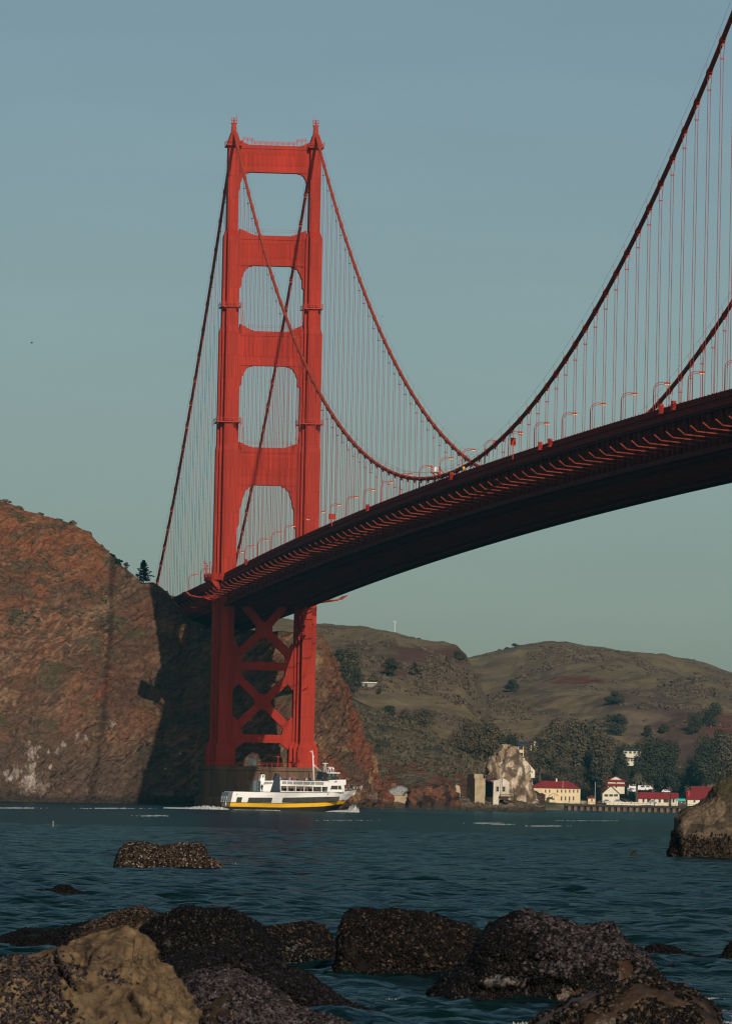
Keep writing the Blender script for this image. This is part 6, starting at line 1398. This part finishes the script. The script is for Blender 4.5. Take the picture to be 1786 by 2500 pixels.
    x0, y0 = z5(418, 728); p, k = bframe(x0, y0, D2-2); t = thing("ruined_house", "ruined white house with a stepped gable and two dark windows on the shore rock", "ruin", p, RZ+.21); q = .2463*k
    m = MB(); m.prism([(0, -1), (0, 205*q), (12*q, 218*q), (45*q, 226*q), (70*q, 240*q), (100*q, 241*q), (128*q, 228*q), (158*q, 205*q), (160*q, 190*q), (160*q, 40*q), (60*q, 30*q), (52*q, -1)], 0, 12.5, axis='y'); wl = m.build("wall", RUINW, t)
    for a in (28, 92): m = MB(); m.box(a*q, (a+27)*q, -.08, -.003, 110*q, 160*q); w_ = m.build("window", BLACK, wl); f = MB(); f.box((a-4)*q, (a+31)*q, -.14, -.003, 104*q, 109*q); f.build("sill", OFFW, w_); f = MB(); f.box((a+12)*q, (a+15)*q, -.11, -.082, 110*q, 160*q); f.box(a*q, (a+27)*q, -.11, -.082, 133*q, 136*q); f.build("window_bar", WOODL, w_)
    m = MB(); m.box(-.06, -.003, .1, 12.4, 55*q, 196*q); m.build("side_wall", mat("shade_dark_wall", (.06, .03, .025), .9), t); m = MB(); m.hexa([(-.4, 1.2, 196*q), (80*q, 1.2, 236*q), (80*q, 12.9, 236*q), (-.4, 12.9, 196*q), (-.4, 1.2, 202*q), (80*q, 1.2, 243*q), (80*q, 12.9, 246*q), (-.4, 12.9, 222*q)]); m.build("roof", mat("rusty_roof", (.13, .03, .025), .9), t)  # dark sheet over the left side, its shade put into the colour
    m = MB(); m.box(55*q, 185*q, -1.6, -.1, 52*q, 60*q)
    for a in range(8): m.box((55+a*18)*q, (58+a*18)*q, -1.6, -1.5, 60*q, 82*q)
    m.box(55*q, 185*q, -1.6, -1.52, 80*q, 84*q); m.tube([(70*q, -.2, 60*q), (72*q, -.2, 235*q)], .07, 5); m.tube([(84*q, -.2, 60*q), (86*q, -.2, 240*q)], .07, 5)
    m.build("balcony", WOODD, t)
    # seawall, gravel heap, small relics on the shore
    p, k = bframe(961, 1953.5, 2598); t = MB(); t.box(0, 37*k, 0, 3, -3, 12*k); t.box(-.3, 37*k+.2, -.25, 3, 12*k+.002, 14.5*k); t.box(-17*k, -.02, .4, 3, 7*k, 12.5*k); o = t.build("seawall", CONC2, None, tuple(p), rotz=RZ); tag(o, "pale concrete seawall above the rubble shore", "wall")
    def c_grav(P, n): return np.zeros(P.shape)+np.array([.25, .245, .235])*(1+.5*fbm(P/.6, 3))[..., None]
    mound([(930, 1937), (945, 1931), (958, 1924), (970, 1918), (982, 1918), (994, 1925), (1000, 1936)], 2606, 7, 3.2, 120, 70, .04, 61, c_grav, "gravel_heap", ROCK, "heap of pale grey gravel behind the seawall", "heap")
    p, k = bframe(1106, 1930, 2608); t = MB(); t.hexa([(0, 0, 0), (18*k, 0, -1), (18*k, 4, -1), (0, 4, 0), (1, .5, 15*k), (15*k, .5, 11*k), (15*k, 4, 11*k), (1, 4, 15*k)]); t.box(16*k, 17*k, 0, .4, -24*k, 0); o = t.build("broken_wall", CONC2, None, tuple(p), rotz=RZ); tag(o, "broken tan wall fragment on top of the rust red outcrop", "ruin")
    p, k = bframe(985, 1938, 2597); t = MB(); t.tube([(0, 0, 0), (12*k, 0, 8*k), (28*k, 0, 20*k), (50*k, 0, 22*k), (75*k, 0, 26*k), (103*k, 0, 22*k), (112*k, 0, 12*k)], .35, 6); o = t.build("pipeline", WOODD, None, tuple(p), rotz=RZ); tag(o, "dark pipe laid over the rust red outcrop", "pipe")
    p, k = bframe(955, 1918, 2612); t = MB()
    for a in range(5): t.box(a*2.4*k, a*2.4*k+.2, 0, .2, -4*k, 6*k)
    t.box(0, 10*k, -.02, .14, 3*k, 5.5*k); t.box(0, 10*k, -.02, .14, 0, 1.5*k); o = t.build("fence", WOODL, None, tuple(p), rotz=RZ); tag(o, "short broken timber fence panel above the gravel heap", "fence")
    # timber wharf
    p, k = bframe(1376, 1984.5, 3896); t = thing("timber_wharf", "long dark timber wharf on many piles along the village shore", "wharf", p, RZ); L = 345*k; zt = 22*k; sl = .0
    m = MB(); m.box(0, L, 0, 12, zt-.9, zt); m.build("deck", WOODD, t); m = MB()
    for a in range(int(L/2.2)): m.box(a*2.2, a*2.2+.12, -.05, .07, zt, zt+1.1)
    m.box(0, L, -.05, .07, zt+1.0, zt+1.12); m.build("railing", WOODD, t)
    rs = random.Random(4); a = .8; n = 0
    while a < L-1 and n < 60:
        w_ = rs.choice((.45, .5, .55)); m = MB(); m.tube([(a, .3, -2.5), (a+rs.uniform(-.1, .1), .35, zt-.9)], [w_*.5, w_*.55], 7); m.build("pile", WOODD, t); n += 1; a += 3.3
    m = MB(); a = 2.0
    while a < L-3:
        w_ = rs.uniform(1.6, 2.3); m.box(a, a+w_, .9, 1.2, -.3, zt-1.0); a += 3.3
    m.build("pile_cladding", WOODL, t); m = MB(); m.box(0, L, 3.0, 3.4, -1.5, zt-.95); m.build("bulkhead", WOODD, t)
    # vehicles
    def vehicle(name, label, px, py, Dv, ln, ht, wd, m_, cat, group, box=False):
        p, k = bframe(px, py, Dv); t = thing(name, label, cat, p, RZ, group); m = MB()
        if box: m.prism([(0, .35), (ln, .35), (ln, ht*.55), (ln*.86, ht*.62), (ln*.80, ht), (.05, ht)], 0, wd)
        else: m.prism([(0, .35), (ln, .35), (ln, ht*.52), (ln*.78, ht*.60), (ln*.66, ht), (ln*.22, ht), (ln*.06, ht*.62), (0, ht*.58)], 0, wd)
        b = m.build("body", m_, t); m = MB(); m.prism([(ln*.26, ht*.64), (ln*.72, ht*.64), (ln*.64, ht*.94), (ln*.27, ht*.94)], -.02, wd+.02); m.build("window", DGLASS, b)
        for q in (.18, .80):
            for yy in (-.03, wd-.2): m = MB(); m.tube([(ln*q, yy, .34), (ln*q, yy+.23, .34)], .34, 10); m.build("wheel", BLACK, t)
        return t
    G = "vehicles parked by the waterfront"
    for px, py, ln, ht, m_, bx, lab in ((1530, 1934, 5.2, 2.3, CARW, True, "white van parked behind the palm, lower one"), (1534, 1926, 5.4, 2.6, CARW, True, "white van parked above the lower van"), (1556, 1930, 5.6, 2.8, CARW, True, "white van on the other side of the palm trunk"), (1570, 1928, 4.8, 2.2, CARW, True, "white van at the end of the parked row"), (1614, 1935, 4.6, 1.7, CARW, False, "white car parked behind the middle shed"), (1470, 1959.5, 4.5, 1.7, CARG, False, "dark silver car by the columned porch"), (1497, 1960, 4.8, 1.9, CARG, False, "silver car on the quay past the columned porch"), (1582, 1961.5, 4.6, 1.8, CARG, False, "car parked in front of the palm side shed"), (1332, 1953, 4.6, 1.6, BLACK, False, "black car near the small entrance house"), (1312, 1953.5, 4.6, 1.7, CARW, False, "white car in front of the low annex")):
        vehicle("parked_van" if bx else "parked_car", lab, px, py, D-22 if py > 1950 else D+4, ln, ht, 1.9, m_, "van" if bx else "car", G, bx)
    t = thing("parking_terrace", "", ""); bpy.data.objects.remove(t)
    # palm
    p, k = bframe(1552, 1957, D-16); t = thing("palm_tree", "tall palm with a round frond crown between the vans and the sheds", "palm tree", p); H = 62*k; m = MB(); m.tube([(0, 0, -1), (.2, 0, H*.5), (0, 0, H)], [.65, .52, .6], 8); m.build("trunk", BARK, t)
    rs = np.random.RandomState(3); V = []; F = []
    for i in range(140):
        a = rs.uniform(0, 2*PI); e = rs.uniform(-.5, 1.3); ln = 21*k*rs.uniform(.75, 1.05); pts = []
        for q in np.linspace(0, 1, 6): pts.append(np.array([math.cos(a)*ln*q*math.cos(e*.7), math.sin(a)*ln*q*math.cos(e*.7), H+ln*(q*math.sin(e)-.75*q*q)]))
        sd = np.array([-math.sin(a), math.cos(a), 0])
        for j in range(5):
            b = len(V); w0, w1 = (.16+.5*math.sin(PI*j/5.5)), (.16+.5*math.sin(PI*(j+1)/5.5)); V += [pts[j]-sd*w0-[0, 0, .2], pts[j]+sd*w0, pts[j+1]+sd*w1, pts[j+1]-sd*w1-[0, 0, .2]]; F.append((b, b+1, b+2, b+3))
    raw_mesh("frond_crown", V, F, LEAF_OLIVE, t, False)
    # poles
    for px, yb, yt, Dp, r, lab, cat in ((1372, 1957, 1908, D-25, .10, "white flagpole in front of the long cream hall", "pole"), (1451, 1957, 1911, D-34, .13, "white mast beside the kiosk", "pole"), (962.5, 1556, 1517, 4470, .34, "tall pale relay mast on the western skyline", "mast"), (926, 1675, 1650, 3980, .16, "thin utility pole next to the hillside shack", "pole")):
        p, k = bframe(px, yb, Dp); H = (yb-yt)*k; o = thing("mast" if cat == "mast" else "flagpole" if "flag" in lab else "utility_pole", lab, cat, p); m = MB(); m.tube([(0, 0, -.5), (0, 0, H)], [r, r*.7], 6); m.build("shaft", mat("pale_pole", (.6, .58, .52), .6), o); m = MB()
        if cat == "mast": m.box(-1.1, 1.1, -.2, .2, H-.5, H-.1)
        else: m.tube([(0, 0, H), (0, 0, H+.35)], [r*1.8, .05], 6)
        m.build("finial", mat("pale_cap", (.55, .53, .48), .6), o)
    # people on the quay, very small
    for i, (px, top, lab) in enumerate(((1388, (.5, .05, .03), "person in a red top on the quay by the flagpole"), (1662, (.5, .45, .4), "person in white near the turquoise canopy"), (1655, (.03, .05, .2), "person in blue near the turquoise canopy"), (1540, (.4, .3, .1), "person in tan walking on the quay below the palm"))):
        p = pix1(px, 1962.5+(px-1500)*.012, D-45.0); person(p, RZ, top, (.03, .03, .05), lab, "people on the quay")
    m = MB(); p, k = bframe(1480, 1963, D-40); m.box(0, 80*k, 0, .4, -.6, 1.3); 
    for a in range(9): m.box(a*10*k-.15, a*10*k+.15, -.1, .5, -.6, 1.5)
    o = m.build("quay_wall", OFFW, None, tuple(p), rotz=RZ); tag(o, "low whitewashed wall along the quay below the palm", "wall")
    p, k = bframe(1396, 1961, D-36); m = MB()
    for a in range(12): m.box(a*3*k-.06, a*3*k+.06, 0, .1, -.4, 1.1)
    for h in (.5, 1.0): m.box(0, 33*k, .01, .09, h, h+.08)
    o = m.build("quay_fence", OFFW, None, tuple(p), rotz=RZ); tag(o, "white rail fence between the long hall and the kiosk", "fence")
build_village()

# ------------------------------------------------------------------ birds, buoy and surf
def build_birds():
    def bird(px, py, D, span, m_, label, flap=.35, yaw=0.0):
        p = pix1(px, py, float(D)); m = MB(); s = span/2
        m.tube([(-.17*span, 0, 0), (-.08*span, 0, .01), (.08*span, 0, .01), (.16*span, 0, .02), (.21*span, 0, .01)], [.01*span, .05*span, .055*span, .035*span, .008*span], 6)
        for sg in (-1, 1):
            y1, y2 = sg*s*.45, sg*s; z1, z2 = s*flap*.75, s*flap*.5
            V = [(.09*span, 0, .02), (.11*span, y1, z1), (-.02*span, y2, z2), (-.05*span, y1, z1), (-.07*span, 0, .02)]
            V += [(x, y, z-.012*span) for x, y, z in V]
            m.add(V, [(0, 1, 3, 4), (1, 2, 3), (9, 8, 6, 5), (8, 7, 6), (0, 5, 6, 1), (1, 6, 7, 2), (2, 7, 8, 3), (3, 8, 9, 4)])
        o = m.build("flying_bird" if span else "bird", m_, None, tuple(p), rotz=RZ+yaw); tag(o, label, "bird", "birds over the bay")
    bird(440, 1840, 2300, 1.4, GULLW, "white gull flying low before the dark cliff, upper one", .1, .3); bird(403, 1877, 2300, 1.4, GULLW, "white gull gliding before the dark cliff, lower one", .1, -.2); bird(156, 1901, 2300, 1.3, GULLW, "white gull in front of the cliff near the pale guano streaks", .15)
    bird(78, 838, 900, .75, GULLD, "dark bird high over the cliff in the open sky", .5, .4); bird(932, 773, 900, .55, GULLD, "dark bird in the sky beside the far cable", .5, 1.2)
    bird(482, 1987, 700, .75, GULLD, "black bird skimming the water behind the ferry", .9, .8); bird(676, 2023, 560, .55, GULLD, "black bird low over the water below the ferry", .5); bird(900, 1997, 900, .8, GULLD, "black bird just above the water ahead of the ferry", .5, .9)
    # perched cormorants on the boulder
    for px, py, hd, lab in ((1760, 1901, 0, "dark cormorant perched upright on the boulder, first on the crest"), (1778, 1896, 1, "dark cormorant with bent neck perched higher on the boulder")):
        p = pix1(px, py, 377.0); m = MB(); s = .27
        m.tube([(-.6*s, 0, -.9*s), (-.35*s, 0, -.3*s), (0, 0, .25*s), (.22*s, 0, .75*s), (.2*s, 0, 1.1*s), (.34*s if hd else .26*s, 0, 1.38*s), (.6*s, 0, 1.36*s)], [.06*s, .24*s, .34*s, .2*s, .12*s, .14*s, .03*s], 8)
        for q in (-.12, .12): m.tube([(-.05*s, q*s, -.2*s), (0, q*s, -1.0*s)], .05*s, 5)
        o = m.build("cormorant", GULLD, None, (p[0], p[1], p[2]+.1), rotz=RZ); tag(o, lab, "bird")
    p = waterpix(1545, 2089); m = MB(); m.tube([(0, 0, -.1), (0, 0, .1), (.02, 0, .25), (.16, 0, .3)], [.2, .16, .07, .02], 8); o = m.build("swimming_bird", GULLD, None, tuple(p)); tag(o, "dark seabird floating alone on the open water", "bird")
    p = waterpix(130, 2020); m = MB(); m.tube([(0, 0, -.5), (0, 0, .48)], [.035, .03], 6); m.tube([(0, 0, .42), (0, 0, .5)], [.05, .03], 6); o = m.build("marker_stake", mat("stake_tan", (.4, .3, .2), .8), None, tuple(p)); tag(o, "thin pale marker stake sticking out of the water", "stake")
    # surf and foam streaks
    rs = np.random.RandomState(8); V = []; F = []
    def streak(px, py, w_, n, hgt, spread):
        for _ in range(n):
            c = waterpix(px+rs.normal()*w_, py+rs.normal()*spread); D = (c-CAM)@CF; r = rs.uniform(.8, 3.0)*D/FOC; o = len(V); q = 6
            V.append((c[0], c[1], hgt*D/FOC*rs.uniform(.5, 1.4)+.03))
            for i in range(q): a = 2*PI*i/q; rr = r*rs.uniform(.6, 1.4); V.append((c[0]+rr*math.cos(a), c[1]+rr*math.sin(a)*2.0, .0))
            for i in range(q): F.append((o, o+1+i, o+1+(i+1) % q))
    for px, py, w_, n, h, sp in ((40, 1973, 30, 140, 1.2, .5), (265, 1974, 35, 140, 1.2, .4), (1185, 2010, 18, 110, .8, .5), (1225, 2013, 14, 60, .7, .4), (1330, 2017, 22, 110, .8, .5), (380, 1992, 18, 70, 1.0, .8), (1440, 2004, 50, 60, .5, .4), (850, 2003, 36, 40, .5, .5), (1768, 2488, 22, 900, 3, 9), (1640, 2436, 10, 60, 1, 3), (1735, 2440, 14, 120, 1, 3), (1000, 2496, 40, 60, .3, 1.0), (1300, 2501, 26, 80, .3, 1.2), (965, 2443, 14, 14, .3, 1.0), (560, 2112, 10, 16, 1, 1)): streak(px, py, w_, n, h, sp)
    o = raw_mesh("surf_foam", V, F, mat("surf_white", (.42, .43, .42), .9, .3, 3.0), None, True); tag(o, "thin white foam streaks on the bay and surf by the rocks", "foam", kind="stuff")
build_birds()

# ------------------------------------------------------------------ air
def build_haze():
    m = bpy.data.materials.new("haze_air"); m.use_nodes = True; N = m.node_tree.nodes; N.clear()
    v = N.new("ShaderNodeVolumePrincipled"); v.inputs["Color"].default_value = (.06, .72, .98, 1); v.inputs["Density"].default_value = HAZE; v.inputs["Anisotropy"].default_value = 0.0
    o_ = N.new("ShaderNodeOutputMaterial"); m.node_tree.links.new(v.outputs[0], o_.inputs["Volume"])
    b = MB(); b.box(-3200, 3800, -1600, 9000, -12, 420); o = b.build("haze", m); tag(o, "thin bluish air between the camera and the far hills", "haze", kind="stuff")
HAZE = 1.7e-5
build_haze()
